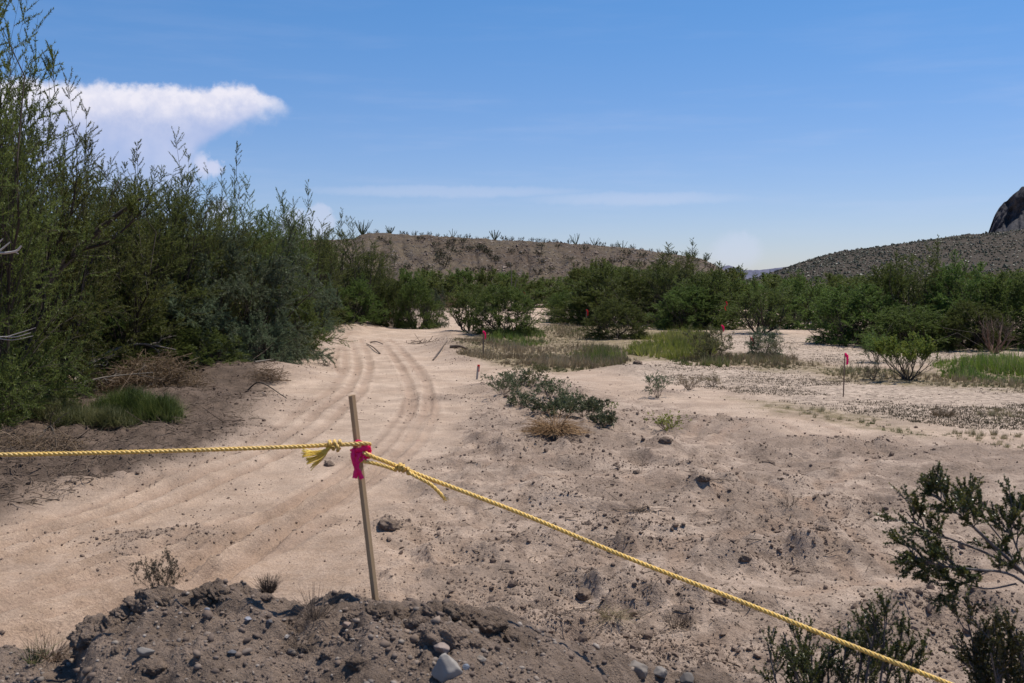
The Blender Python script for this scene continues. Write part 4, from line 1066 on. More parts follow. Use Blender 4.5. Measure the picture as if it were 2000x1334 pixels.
def berm_gravel():
    rng = np.random.default_rng(51)
    n = 26000
    a = rng.uniform(-120, 1560, n); y = rng.uniform(2.95, 4.35, n)
    x = (a - 1000) / F * y; z = berm_z(x, y)
    patch = sst(fbm(x, y, .45, 3, 800), -.4, .6) * (.35 + .65 * sst(a, 250, 800))
    k = rng.random(n) < .12 + .60 * patch
    x, y, z = x[k], y[k], z[k]
    size = np.minimum(np.exp(rng.normal(np.log(.0095), .55, len(x))), .045)
    g = Geo()
    s = size < .012
    t = rng.random(len(x)) ** 1.15
    rubble(g, rng, x[s], y[s], z[s] + size[s] * .15, size[s], OCT, .2, .8, t[s]); rubble(g, rng, x[~s], y[~s], z[~s] + size[~s] * .05, size[~s], ICO1, .17, .70, t[~s])
    tag(g.obj('gravel', [M_PEB]), 'pebbles and gravel on the heap of dug earth in front', None, None, 'stuff')
    # rough lumps of earth along the crest
    g = Geo(); v0, f0 = ICO4
    spots = [(178, 1238, .085), (192, 1214, .095), (212, 1222, .10), (245, 1192, .07), (285, 1180, .06), (308, 1166, .11), (330, 1170, .09), (350, 1172, .06), (270, 1205, .05), (395, 1156, .06), (425, 1152, .08), (455, 1150, .06), (485, 1155, .05), (440, 1168, .05), (405, 1172, .04), (515, 1165, .05),
             (690, 1202, .07), (735, 1196, .09), (770, 1196, .10), (790, 1210, .07), (850, 1196, .08), (880, 1192, .09), (905, 1200, .10), (935, 1206, .11), (965, 1216, .08), (820, 1210, .06), (870, 1240, .09), (840, 1250, .07), (915, 1250, .06), (760, 1236, .05), (690, 1236, .05), (600, 1262, .06), (640, 1275, .05), (560, 1285, .04), (700, 1290, .05), (800, 1300, .06), (1000, 1240, .05), (960, 1290, .06), (1060, 1270, .04), (340, 1260, .05), (230, 1270, .05), (420, 1300, .05), (300, 1300, .06), (120, 1290, .05)]
    for i, (px, py, s) in enumerate(spots):
        p = on_berm(px, py); s *= .70 if i in (0, 1, 2, 5, 19, 23, 24, 25, 26) else .58
        v0, f0 = ICO5 if s > .036 else ICO4
        w = v0 * rng.uniform(.75, 1.2, 3)
        q = w * 2.2 + i * 13.7
        w = crust(w, i)
        g.add(w * s + np.array(p) + np.array([0, 0, -s * .38]), f0, .5)
    tag(g.obj('earth_lumps', [M_BERM]), 'rough crusted lumps of dug earth along the crest of the heap', None, None, 'stuff')
berm_gravel()
def rock(name, px, py, wpx, hpx, col, label, group=None, place=on_berm, seed=0, flat=1.0, cat='rock', sink=.25, ang=.35):
    p = place(px, py); k = p.y / F
    rng = np.random.default_rng(seed + 60)
    v0, f0 = ICO4
    # cut by random planes: faceted stone with worn edges
    w = v0.copy()
    for _ in range(14):
        nn = unit(rng.normal(size=3)); dd = rng.uniform(.50, .82); over = np.maximum(w @ nn - dd, 0); w = w - over[:, None] * nn * .9
    w = w * (1 + .07 * fbm(w[:, 0] * 2.5 + seed, w[:, 1] * 2.5 + w[:, 2] * 2, 1.0, 4, seed))[:, None]
    w = w / np.abs(w).max(0) * np.array([wpx * k * .5, wpx * k * .5 * flat, hpx * k * .5])
    g = Geo(); g.add(w, f0, .5)
    m = plain_material('stone', tuple(.72 * c for c in col), col, 22 / max(wpx * k, .02) * .06, .85, .2, .004)
    o = g.obj(name, [m]); o.location = p + Vector((0, 0, hpx * k * (.5 - sink))); o.rotation_euler = (rng.normal(0, .15), rng.normal(0, .15), rng.uniform(0, .6))
    return tag(o, label, cat, group)
rock('rock', 873, 1326, 64, 62, (.33, .295, .26), 'pale grey flat-faced rock, the biggest one on the earth heap', seed=1, flat=.7, sink=.18)
rock('rock', 862, 1272, 34, 26, (.30, .235, .20), 'small rounded brown stone just above the big pale grey rock', seed=2)
rock('rock', 1246, 1316, 46, 36, (.235, .20, .170), 'round grey rock at the right foot of the earth heap', seed=3)
rock('rock', 1290, 1320, 34, 22, (.235, .205, .18), 'flat grey stone right of the round grey rock', seed=4)
rock('rock', 1345, 1334, 34, 22, (.155, .135, .12), 'dark blue-grey stone at the far right end of the earth heap', seed=5)
rock('rock', 405, 1194, 13, 9, (.23, .23, .25), 'small bluish pebble on the smooth earth below the crest', seed=6)
rock('rock', 484, 1214, 17, 10, (.28, .28, .31), 'small blue-grey stone left of its darker neighbour on the heap', seed=7)
rock('rock', 526, 1219, 15, 11, (.14, .13, .13), 'small dark stone right of the blue-grey one on the heap', seed=8)
rock('rock', 680, 1224, 26, 16, (.30, .22, .18), 'smooth brown stone left of the stake foot', seed=9)
rock('rock', 560, 1246, 16, 9, (.34, .30, .27), 'small whitish stone in the middle of the heap', seed=10)
rock('rock', 453, 1276, 18, 10, (.13, .13, .14), 'dark wedge-shaped stone low in the middle of the heap', seed=11)
rock('rock', 940, 1290, 20, 14, (.32, .27, .22), 'pale tan stone right of the big pale grey rock', seed=12)
rock('rock', 912, 1306, 18, 10, (.20, .22, .26), 'flat bluish stone close beside the big pale grey rock', seed=13)
rock('rock', 285, 1278, 40, 16, (.22, .195, .175), 'long flat grey stone left on the heap', seed=14, flat=.5)
M_CLODB = plain_material('dried_earth', (.100, .072, .054), (.245, .180, .136), 24, .95, .1, .01)
for i, (px, py, w_, h_) in enumerate([(1374, 972, 26, 26), (1213, 1048, 18, 20), (642, 912, 22, 16), (1243, 932, 16, 13), (1457, 1114, 20, 14), (1560, 1106, 14, 9), (760, 1042, 40, 26), (1740, 1188, 12, 11), (1245, 722, 20, 15), (310, 848, 18, 15), (1408, 1200, 26, 22), (1368, 1196, 18, 18), (1140, 1164, 34, 20), (1180, 1148, 26, 20), (1605, 1065, 20, 16), (1500, 905, 22, 14), (1300, 885, 26, 18), (1900, 1180, 22, 14)]):
    p = on_ground(px, py); sc = max(w_, h_) * p.y / F * .42
    g = Geo(); g.add(crust(ICO4[0] * np.random.default_rng(i).uniform(.8, 1.2, 3), i + 20) * sc, ICO4[1], .3)
    o = g.obj('dirt_clod', [M_CLODB]); o.location = p + Vector((0, 0, sc * .05)); tag(o, 'dark clod of dried earth lying on the disturbed sand', 'clod', 'clods of earth on the sand')
# ------------------------------------------------------------------ shrubs and plants one by one
def sprig(name, at_, seed, n_st, h, lean, br, brl, tw, twl, lf, leaf, mats, label, cat='plant', group=None, r0=.006, droop=.05, quad=True, side=.7, up=.35, wig=.12, lt0=.1, squash=1.0):
    rng = np.random.default_rng(seed)
    S = stems(rng, n_st, h, lean, K=7, base=.04, wig=wig)
    o = empty(name, at_); tag(o, label, cat, group)
    gs = Geo(); tubes(gs, S, r0, r0 * .35, 5, .5)
    top = S
    if br:
        B = grow(rng, S, br, .15, .97, brl, side, up, wig, 5, 0, .4); tubes(gs, B, r0 * .5, r0 * .2, 4, .5); top = B
    if tw:
        W = grow(rng, top, tw, .2, 1.0, twl, .7, up * .6, .12, 4, -droop, .3); tubes(gs, W, r0 * .25, r0 * .12, 3, .5); top = W
    tag(gs.obj('stem', [mats[1]], o), kind='stuff')
    if lf:
        gl = Geo(); leaves(gl, rng, top, lf, leaf[0], leaf[1], .8, lt0, 1.05, 0, quad, .1, None, droop); tag(gl.obj('leaf', [mats[0]], o, False), kind='stuff')
    o.scale = (1, 1, squash)
    return o
def vase_shrub():
    """the yellow-green shrub: bare stems fan out from one foot, leaves only in the flat top"""
    p = on_ground(1774, 742); rng = np.random.default_rng(5)
    o = empty('yellow_shrub', p - Vector((0, 0, .03))); tag(o, 'yellow-green shrub with bare fanning stems and a flat leafy top', 'shrub')
    S = stems(rng, 11, 1.05, .85, 9, .03, .06, .12, .25)
    B = grow(rng, S, 7, .25, .95, .60, .50, .55, .07, 7, .05, .35)
    W = grow(rng, B, 6, .35, 1.0, .30, .6, .40, .08, 4, 0, .3)
    g = Geo(); tubes(g, S, .020, .006, 5, .3); tubes(g, B, .007, .003, 4, .4); tubes(g, W, .003, .0015, 3, .5); g.obj('stem', [M_BARK], o)
    z = W[:, -1, 2]
    up = W[z > np.percentile(z, 38)]; lo = W[z <= np.percentile(z, 38)]
    g = Geo()
    leaves(g, rng, up, 64, .055, .020, .8, .1, 1.1, 0, True, .1); leaves(g, rng, lo, 8, .04, .012, .8, .2, 1.1, 1, True)
    g.obj('leaf', [M_LEAF_Y, M_OLIVE], o, False)
    o.rotation_euler.z = .4
    q = on_ground(1712, 708)
    sprig('green_sapling', q, 8, 9, 1.0, .75, 7, .45, 5, .25, 22, (.05, .016), (M_LEAF_B, M_BARK), 'bright green leafy shrub just behind and left of the yellow one', 'shrub', r0=.010)
vase_shrub()
def dead_shrub():
    p = on_ground(1941, 692); rng = np.random.default_rng(15)
    o = empty('dead_shrub', p); tag(o, 'dead leafless shrub of reddish stems in front of the dark right-hand bushes', 'shrub')
    S = stems(rng, 13, 1.7, .55, 8, .12, .09, .1, .5); B = grow(rng, S, 4, .3, .9, .9, .55, .2, .10, 6, 0, .4); W = grow(rng, B, 3, .2, 1, .45, .7, .1, .1, 4, 0, .3)
    g = Geo(); tubes(g, S, .040, .010, 5, .5); g.obj('stem', [M_DEADR], o)
    g = Geo(); tubes(g, B, .013, .004, 4, .4); tubes(g, W, .006, .003, 3, .4); g.obj('twig', [M_DEADB], o)
    L = np.array([[at(1940 + a, 684, p.y) - p, at(1940 + a + b, 650, p.y - .2) - p, at(1940 + c, d, p.y - .3) - p] for a, b, c, d in ((-5, -30, -100, 640), (0, -20, -60, 600), (6, 30, 60, 655), (-10, -60, -120, 668))])
    g = Geo(); tubes(g, L, .007, .003, 4, .4)
    for k_ in range(len(L)):
        g = Geo(); tubes(g, L[k_:k_ + 1], .007, .003, 4, .4); g.obj('bleached_branch', [M_BARK_L], o)
dead_shrub()
for px, py, sd, h, lab in [(985, 782, 1, .55, 'tall leafy weed at the left end of the grey-green weed patch'), (1045, 770, 2, .45, 'dark withering weed with upright stems behind the weed patch'), (1075, 790, 3, .42, 'grey-green bushy weed in the middle of the weed patch'), (1020, 800, 4, .35, 'low grey-green weed in front of the tall leafy one'),
                           (1095, 830, 5, .34, 'low spreading weed just behind the straw clump'), (1140, 835, 6, .36, 'pale grey-green weed right of the middle of the patch'), (1180, 848, 7, .28, 'small weed at the right end of the patch'), (1110, 805, 8, .30, 'small grey-green weed near the top of the mound'), (1062, 825, 9, .28, 'flat weed above the straw clump, left'), (1010, 770, 10, .40, 'leafy weed behind the tall one at the left end'), (1160, 815, 11, .26, 'tiny weed on the right shoulder of the mound')]:
    sprig('weed_plant', on_ground(px, py), 100 + sd, 11, h, .95, 5, h * .6, 3, h * .35, 9, (.055, .022), (M_LEAF_W if sd not in (2,) else M_OLIVE, M_DEADB), lab, 'weed', 'weeds on the earth mound', r0=.005, droop=.15, squash=.95)
sprig('weed_plant', on_ground(1284, 778), 121, 9, .55, .5, 5, .25, 3, .15, 10, (.045, .016), (M_LEAF_G, M_DEADB), 'small grey bushy weed standing alone right of the sandy track', 'weed')
sprig('weed_plant', on_ground(1300, 850), 122, 14, .22, 1.0, 3, .2, 2, .12, 7, (.05, .018), (M_GRASSY, M_DEADB), 'small bright yellow-green weed sprawling on pale sand', 'weed')
sprig('weed_plant', on_ground(1195, 800), 123, 3, .16, .8, 3, .12, 0, .1, 6, (.06, .022), (M_GRASS, M_DEADB), 'tiny green seedling alone on smooth sand', 'weed')
sprig('dark_bush', on_ground(1705, 742), 124, 10, .55, .7, 5, .3, 4, .15, 4, (.03, .010), (M_OLIVE, M_DEADB), 'small dark twiggy bush between the pink flag and the yellow shrub', 'shrub', r0=.010)
sprig('dark_bush', on_ground(1386, 702), 125, 12, 1.0, .8, 7, .5, 5, .25, 16, (.06, .022), (M_OLIVE, M_DEADB), 'dark olive bush at the right end of the tall green grass', 'shrub', r0=.010)
sprig('dark_bush', on_ground(1510, 702), 126, 10, .7, .9, 5, .4, 4, .2, 6, (.05, .015), (M_OLIVE, M_DEADB), 'withered twiggy bush right of the leaning pink ribbon', 'shrub', r0=.008)
sprig('dry_weed', on_ground(1345, 760), 127, 14, .35, .7, 4, .2, 3, .1, 4, (.04, .012), (M_DRYG, M_DEADB), 'dry yellowish weed in front of the speckled flat, left one', 'weed')
sprig('dry_weed', on_ground(1392, 752), 128, 14, .32, .7, 4, .2, 3, .1, 4, (.04, .012), (M_DRYG, M_DEADB), 'dry yellowish weed in front of the speckled flat, right one', 'weed')
sprig('dry_weed', on_ground(1540, 1000), 129, 10, .18, .8, 4, .1, 3, .06, 0, (.03, .01), (M_OLIVE, M_DEADB), 'dry twiggy weed on the ridged sand in the middle right', 'weed', r0=.003)
sprig('dry_weed', on_ground(1250, 930), 130, 2, .45, .4, 3, .1, 0, .06, 0, (.03, .01), (M_OLIVE, M_DEADB), 'single thin dry stalk rising from a clod', 'weed', r0=.003)
def bundle(name, place, n, L, w, mats, label, cat, seed, rad, arch=1.0, up=.9, group=None, tint=None, part='blade'):
    """long arching blades from a shared foot"""
    rng = np.random.default_rng(seed)
    a = rng.uniform(0, 6.283, n); r = rad * np.sqrt(rng.random(n)); ln = np.abs(rng.normal(up, .35, n)); LL = L * rng.uniform(.5, 1.2, n)
    p = np.stack([np.cos(a) * r, np.sin(a) * r, r * 0], 1)
    h = a + rng.normal(0, .8, n)
    d = np.stack([np.cos(h) * np.sin(ln), np.sin(h) * np.sin(ln), np.cos(ln)], 1)
    q = np.linspace(0, 1, 6)[None, :, None]
    P = p[:, None] + d[:, None] * LL[:, None, None] * q
    P[:, :, 2] -= arch * LL[:, None] * q[:, :, 0] ** 2 * rng.uniform(.2, .8, (n, 1)); P[:, :, 2] = np.maximum(P[:, :, 2], .005)
    g = Geo(); tubes(g, P, w, w * .35, 3, rng.random(n) if tint is None else tint)
    o = g.obj(name, mats); o.location = place
    return tag(o, label, cat, group)
bundle('straw_clump', on_ground(1082, 872) + Vector((0, 0, .02)), 520, .60, .006, [M_WEATHER], 'fallen clump of orange straw on the front of the weedy mound', 'dry grass', 3, .16, 1.1, 1.0)
bundle('straw_tuft', on_ground(1195, 1228), 110, .26, .002, [M_STRAW], 'flattened tuft of pale straw at the foot of the ridge, lower middle', 'dry grass', 4, .07, 1.0, 1.1)
bundle('straw_tuft', on_ground(1320, 1225), 90, .22, .002, [M_DEADB], 'dark wiry tuft of dry grass right of the pale straw', 'dry grass', 5, .08, .4, .5)
bundle('straw_tuft', on_ground(1840, 815), 160, .30, .004, [M_DRYG], 'thin tan grass tuft on the speckled flat at right', 'dry grass', 6, .2, .4, .6)
# tufts on the heap in front
bundle('dry_tuft', on_berm(524, 1160), 130, .085, .0016, [M_DEADB], 'short dark broom-like tuft of dead stems on the crest', 'dry grass', 7, .022, .2, .35)
bundle('dry_tuft', on_berm(618, 1212), 70, .15, .0012, [M_DEADB], 'spiky grey tuft of dead stalks left of the stake', 'dry grass', 8, .035, .25, .6)
bundle('grass_tuft', on_berm(100, 1290), 60, .17, .0014, [M_STRAW], 'pale straw-coloured grass tuft at the left end of the heap', 'dry grass', 9, .04, .5, .6)
bundle('grass_tuft', on_berm(68, 1296), 46, .13, .0016, [M_OLIVE], 'small greenish grass tuft beside the pale one, far left', 'dry grass', 10, .03, .4, .5)
bundle('dry_tuft', on_berm(590, 1262), 60, .085, .0013, [M_DEADB], 'flattened dark tuft on the slope below the spiky grey one', 'dry grass', 11, .04, .6, 1.0)
sprig('tumbleweed', on_berm(296, 1172) + Vector((0, .12, -.02)), 140, 12, .17, .45, 6, .06, 4, .03, 6, (.010, .005), (M_SEED, M_DEADB), 'feathery dead weed rising behind the dark clod on the crest', 'weed', r0=.0016)

# ------------------------------------------------------------------ brush on the left bank
def limb(name, pts, r0, r1, mat, label, cat='branch', kids=0, seed=0, kid_len=.5, group=None, parts=True, wig=.12, sides=7):
    """a branch along world points with side twigs"""
    rng = np.random.default_rng(seed)
    L = smooth_line([list(p) for p in pts], 5); o0 = L[0].copy(); L = (L - o0)[None]
    g = Geo(); tubes(g, L, r0, r1, sides, .5, cap=True)
    if not kids:
        o = g.obj(name, [mat]); o.location = o0; return tag(o, label, cat, group)
    o = empty(name, o0); tag(o, label, cat, group)
    g.obj('limb', [mat], o)
    B = grow(rng, L, kids, .2, 1.0, kid_len, .55, .1, wig, 6, 0, .4); W = grow(rng, B, 4, .2, 1.0, kid_len * .45, .7, .1, .12, 4, 0, .3)
    g = Geo(); tubes(g, B, r0 * .35, r1 * .4, 4, .5); tubes(g, W, r0 * .14, r1 * .25, 3, .5); tag(g.obj('twig', [mat], o), kind='stuff')
    return o
fb = limb('fallen_branch', [on_ground(148, 772) + Vector((0, 0, .45)), on_ground(165, 765) + Vector((0, 0, .62)), on_ground(205, 758) + Vector((0, 0, .95)), on_ground(270, 752) + Vector((0, 0, 1.05)), on_ground(345, 748) + Vector((0, 0, .85))], .075, .018, M_BARK_L, 'thick fallen branch with a splintered pale end in front of the brush pile', 'branch', 10, 3, .9)
g = Geo(); rr_ = np.random.default_rng(4)
sp_ = grow(rr_, np.array([[[0, 0, 0], [-.12, -.02, .05]]], float), 9, .0, .5, .45, .5, .1, .05, 4, -.1, .2); tubes(g, sp_, .020, .004, 4, .8); g.obj('splintered_end', [M_STRAW], fb)
limb('fallen_branch', [on_ground(120, 795) + Vector((0, 0, .25)), on_ground(200, 782) + Vector((0, 0, .5)), on_ground(300, 775) + Vector((0, 0, .55))], .03, .01, M_BARK_L, 'thin grey fallen branch under the thick one', 'branch', 6, 5, .6)
limb('fallen_branch', [on_ground(180, 742) + Vector((0, 0, .7)), on_ground(225, 738) + Vector((0, 0, 1.2)), on_ground(258, 730) + Vector((0, 0, 1.7)), on_ground(300, 722) + Vector((0, 0, 1.75))], .08, .02, M_BARK, 'dark crooked branch lying against the bushes above the brush pile', 'branch', 8, 6, .8)
limb('fallen_branch', [on_ground(478, 774) + Vector((0, 0, .03)), on_ground(508, 776) + Vector((0, 0, .25)), on_ground(560, 798) + Vector((0, 0, .05))], .022, .010, M_BARK, 'bent dark stick lying on the bank beside the road', 'branch', 0, 7)
limb('fallen_branch', [on_ground(70, 880) + Vector((0, 0, .15)), on_ground(100, 872) + Vector((0, 0, .35)), on_ground(112, 890) + Vector((0, 0, .05))], .025, .010, M_BARK, 'dark forked stick among brush at the lower left edge', 'branch', 5, 8, .5)
limb('fallen_branch', [on_ground(498, 742) + Vector((0, 0, .05)), on_ground(535, 730) + Vector((0, 0, .12))], .03, .02, M_BARK_L, 'short pale-ended log at the foot of the grey-green bush', 'branch', 0, 9)
def brush(name, place, n, L, rad, h, mats, label, seed, leaf=None, cat='brush', group=None, squash=.45, r=.006):
    """a tangle of cut twigs heaped in a mound"""
    rng = np.random.default_rng(seed)
    u = rng.normal(size=(n, 3)); u = unit(u) * rng.random((n, 1)) ** .4; p = u * np.array([rad[0], rad[1], h]); p[:, 2] = np.abs(p[:, 2])
    a = rng.uniform(0, 6.283, n); t = rng.normal(.1, .45, n)
    d = np.stack([np.cos(a) * np.cos(t), np.sin(a) * np.cos(t), np.sin(t)], 1); LL = L * rng.uniform(.5, 1.3, n)
    q = np.linspace(-.5, .5, 5)[None, :, None]
    P = p[:, None] + d[:, None] * LL[:, None, None] * q
    P[:, :, 2] -= .35 * LL[:, None] * (q[:, :, 0] + .2) ** 2; P = P + np.cumsum(rng.normal(0, .02, P.shape), 1) * L
    P[:, :, 2] = np.maximum(P[:, :, 2], .0)
    o = empty(name, place); tag(o, label, cat, group)
    g = Geo(); tubes(g, P, r * rng.uniform(.5, 1.6, n), r * .4, 3, rng.random(n)); g.obj('twig', [mats[0]], o)
    if leaf:
        g = Geo(); leaves(g, rng, P, leaf[0], leaf[1], leaf[2], .8, .0, 1.0, 0, False, 0); g.obj('withered_leaf', [mats[1]], o, False)
    return o
M_WITHER = leaf_material('withered_leaf', (.090, .058, .028), (.165, .108, .052), (.26, .175, .085), .3)
brush('brush_pile', on_ground(300, 768), 700, 1.1, (1.35, .8), .95, (M_BRUSH, M_WITHER), 'big mound of withered brown brush on the dirt ridge', 1, (16, .07, .018))
brush('brush_pile', on_ground(225, 760), 260, .9, (1.0, .6), .6, (M_BRUSH, M_WITHER), 'brown brush under the thick fallen branch', 2, (5, .06, .014))
brush('brush_pile', on_ground(520, 758), 200, .6, (.6, .5), .42, (M_BRUSH, M_WITHER), 'small brown brush heap at the roadside below the bushes', 3, (6, .05, .014))
brush('brush_pile', on_ground(50, 888), 300, .7, (1.1, .5), .26, (M_BRUSH, M_WITHER), 'brownish brush litter at the left edge behind the rope', 4, (4, .05, .014))
brush('brush_pile', on_ground(122, 745), 120, 1.3, (.5, .5), 1.1, (M_DEADB, M_WITHER), 'upright dead twigs behind the splintered branch end', 5, None)
brush('brush_pile', on_ground(632, 632), 60, .9, (.8, .6), .7, (M_DEADR, M_WITHER), 'reddish uprooted stump and brush at the outer edge of the bend', 6, (3, .06, .02), r=.02)
brush('brush_pile', on_ground(700, 620), 50, 1.5, (2.2, .8), .4, (M_DEAD, M_WITHER), 'bleached cut branches piled at the shaded edge of the far bend', 7, None, r=.022)
brush('brush_pile', on_ground(862, 606), 70, 1.6, (2.2, 1.5), 1.6, (M_DEADR, M_WITHER), 'brown uprooted brush left of the crooked little tree', 8, (4, .10, .03), r=.02)
brush('brush_pile', on_ground(1050, 590), 60, 2.0, (2.4, 1.5), 2.2, (M_DEADB, M_WITHER), 'brown dead brush at the back of the far patch of sand', 9, (5, .12, .035), r=.02)
brush('brush_pile', on_ground(635, 716), 26, .35, (.25, .2), .14, (M_DEADB, M_WITHER), 'small dark root clump on the left side of the road', 10, None, r=.008)
brush('brush_pile', on_ground(828, 672), 40, .8, (.9, .6), .22, (M_DEADB, M_WITHER), 'dark twigs heaped on the inside of the bend', 11, None, r=.012)
brush('brush_pile', on_ground(1255, 1004), 26, .42, (.22, .10), .06, (M_DEADB, M_WITHER), 'little pile of dark sticks on the disturbed sand', 12, None, r=.005)
M_HEAP = leaf_material('sprawling_grass', (.030, .042, .012), (.085, .110, .026), (.19, .20, .060), .35, .5, .25, .1)
def heap(name, place, n, L, w, rad, h, mats, label, seed, cat='grass'):
    rng = np.random.default_rng(seed)
    a = rng.uniform(0, 6.283, n); r = np.sqrt(rng.random(n)); x = np.cos(a) * r * rad[0]; y = np.sin(a) * r * rad[1]
    z = h * np.sqrt(np.maximum(1 - r ** 2, 0)) * (.75 + .3 * vnoise(x * 3, y * 3, seed))
    g = Geo(); t = np.clip(.42 + .45 * fbm(x, y, .30, 3, seed + 1) + rng.normal(0, .26, n), 0, 1); x = x + .05 * fbm(x, y, .12, 2, seed + 4); y = y + .05 * fbm(x, y, .12, 2, seed + 5)
    blades(g, rng, x, y, z - .05, L, w, 1.0, 2, 0, t)
    k = rng.random(n) < .04
    o = g.obj(name, mats); o.location = place
    return tag(o, label, cat)
heap('grass_heap', on_ground(265, 838), 9000, .36, .009, (.92, .55), .48, [M_HEAP], 'bright green sprawling grass mound on the bank above the rope', 1)
heap('grass_heap', on_ground(185, 850), 3500, .30, .010, (.75, .4), .20, [M_OLIVE], 'olive grass spreading left of the bright green mound', 2)
heap('grass_heap', on_ground(60, 838), 4200, .34, .010, (1.1, .5), .26, [M_OLIVE], 'dull green weeds under the overhanging bush at the left edge', 3)
limb('dry_stalk', [on_ground(170, 850) + Vector((0, 0, .05)), on_ground(215, 838) + Vector((0, 0, .35)), on_ground(262, 826) + Vector((0, 0, .85))], .008, .004, M_STRAW, 'long pale stalk leaning across the bright green grass mound', 'stalk', 3, 11, .3)
# leaning dark boughs and bleached twigs in front of the thicket
def lean_bough():
    D = 20.5
    base = on_ground(-40, 842)
    L = [base, at(20, 640, D), at(80, 560, D), at(150, 490, D + .3), at(215, 430, D + .5), at(275, 388, D + .6)]
    L2 = [at(80, 560, D), at(100, 500, D), at(135, 430, D - .2), at(150, 350, D - .3)]
    L3 = [at(150, 490, D + .3), at(215, 470, D + .2), at(270, 420, D + .2)]
    o = empty('leaning_trunk', base); tag(o, 'dark leaning trunk with long forked boughs in front of the left thicket', 'tree')
    g = Geo(); l = smooth_line([list(p) for p in L], 5)[None] - np.array(base); tubes(g, l, .15, .03, 8, .3); g.obj('trunk', [M_BARK], o)
    rng = np.random.default_rng(3)
    for q, r in ((L2, .05), (L3, .04)):
        g = Geo(); l2 = smooth_line([list(p) for p in q], 5)[None] - np.array(base); tubes(g, l2, r, .012, 6, .3)
        B = grow(rng, l2, 9, .3, 1, .8, .6, .4, .1, 6, 0, .4); tubes(g, B, .012, .004, 4, .3); g.obj('bough', [M_BARK], o)
        W = grow(rng, B, 6, .3, 1, .4, .8, .3, .1, 3, 0, .3); g = Geo(); tubes(g, W, .004, .002, 3, .3, 1); leaves(g, rng, W, 36, .08, .017, .75); g.obj('foliage', [M_LEAF_T, M_BARK], o, False)
    B = grow(rng, l, 10, .45, 1, 1.0, .6, .4, .1, 6, 0, .4); g = Geo(); tubes(g, B, .014, .004, 4, .3); g.obj('bough', [M_BARK], o)
    W = grow(rng, B, 7, .3, 1, .45, .8, .3, .1, 3, 0, .3); g = Geo(); tubes(g, W, .004, .002, 3, .3, 1); leaves(g, rng, W, 40, .08, .017, .75); g.obj('foliage', [M_LEAF_T, M_BARK], o, False)
lean_bough()
def bleached(nm, foot, pts, forks, r, lab):
    o = empty(nm, foot); tag(o, lab, 'branch')
    g = Geo(); l = smooth_line([list(p) for p in pts], 5)[None] - np.array(foot); tubes(g, l, r, r * .45, 6, .9); g.obj('limb', [M_DEAD], o)
    for f in forks:
        g = Geo(); l = smooth_line([list(p) for p in f], 5)[None] - np.array(foot); tubes(g, l, r * .6, r * .25, 5, .9); g.obj('twig', [M_DEAD], o)
D_ = 13.5
ft = Vector((at(-110, 700, D_).x, D_, float(ground_z(at(-110, 700, D_).x, D_)[0])))
bleached('bare_branch', ft, [ft, at(-100, 560, D_), at(-30, 500, D_), at(12, 494, D_), at(32, 490, D_), at(42, 480, D_)], [[at(-10, 497, D_), at(8, 483, D_), at(20, 473, D_)], [at(-30, 500, D_), at(-6, 478, D_), at(6, 466, D_)], [at(20, 493, D_), at(30, 492, D_), at(36, 496, D_)]], .028, 'bleached forked branch tip at the left edge against dark foliage')
bleached('bare_branch', ft + Vector((.1, .1, 0)), [ft + Vector((.1, .1, 0)), at(-80, 690, D_), at(-10, 660, D_), at(30, 658, D_), at(60, 650, D_)], [[at(-10, 660, D_), at(25, 664, D_), at(65, 656, D_)], [at(10, 659, D_), at(45, 648, D_), at(70, 640, D_)]], .012, 'grey bare branch lying out from the left edge below the bleached one')
limb('dead_snag', [Vector((at(998, 560, 92).x, 92, -.1)), at(999, 545, 92), at(997, 512, 92)], .06, .03, M_BARK_L, 'thin bleached dead trunk standing in the thicket under the bluff', 'tree', 0, 2)
limb('dead_snag', [Vector((at(1008, 590, 90).x, 90, -.1)), at(1006, 562, 90), at(1010, 545, 90)], .05, .03, M_BARK_L, 'shorter grey dead stem right of the bleached one', 'tree', 0, 3)
for a_, b_, lab in [((640, 668), (668, 665), 'straight twig lying across the road beyond the tyre tracks'), ((724, 667), (748, 673), 'short dark stick in the middle of the road'), ((846, 706), (874, 680), 'dark stick leaning on the inner edge of the bend'), ((880, 689), (915, 690), 'dark log lying under the crooked little tree'), ((742, 690), (716, 672), 'forked twig on the road behind the short dark stick')]:
    limb('road_stick', [on_ground(*a_) + Vector((0, 0, .03)), on_ground((a_[0] + b_[0]) / 2, (a_[1] + b_[1]) / 2) + Vector((0, 0, .10)), on_ground(*b_) + Vector((0, 0, .05))], .03 if 'log' not in lab else .10, .02, M_DEADB, lab, 'stick', 0, 5)

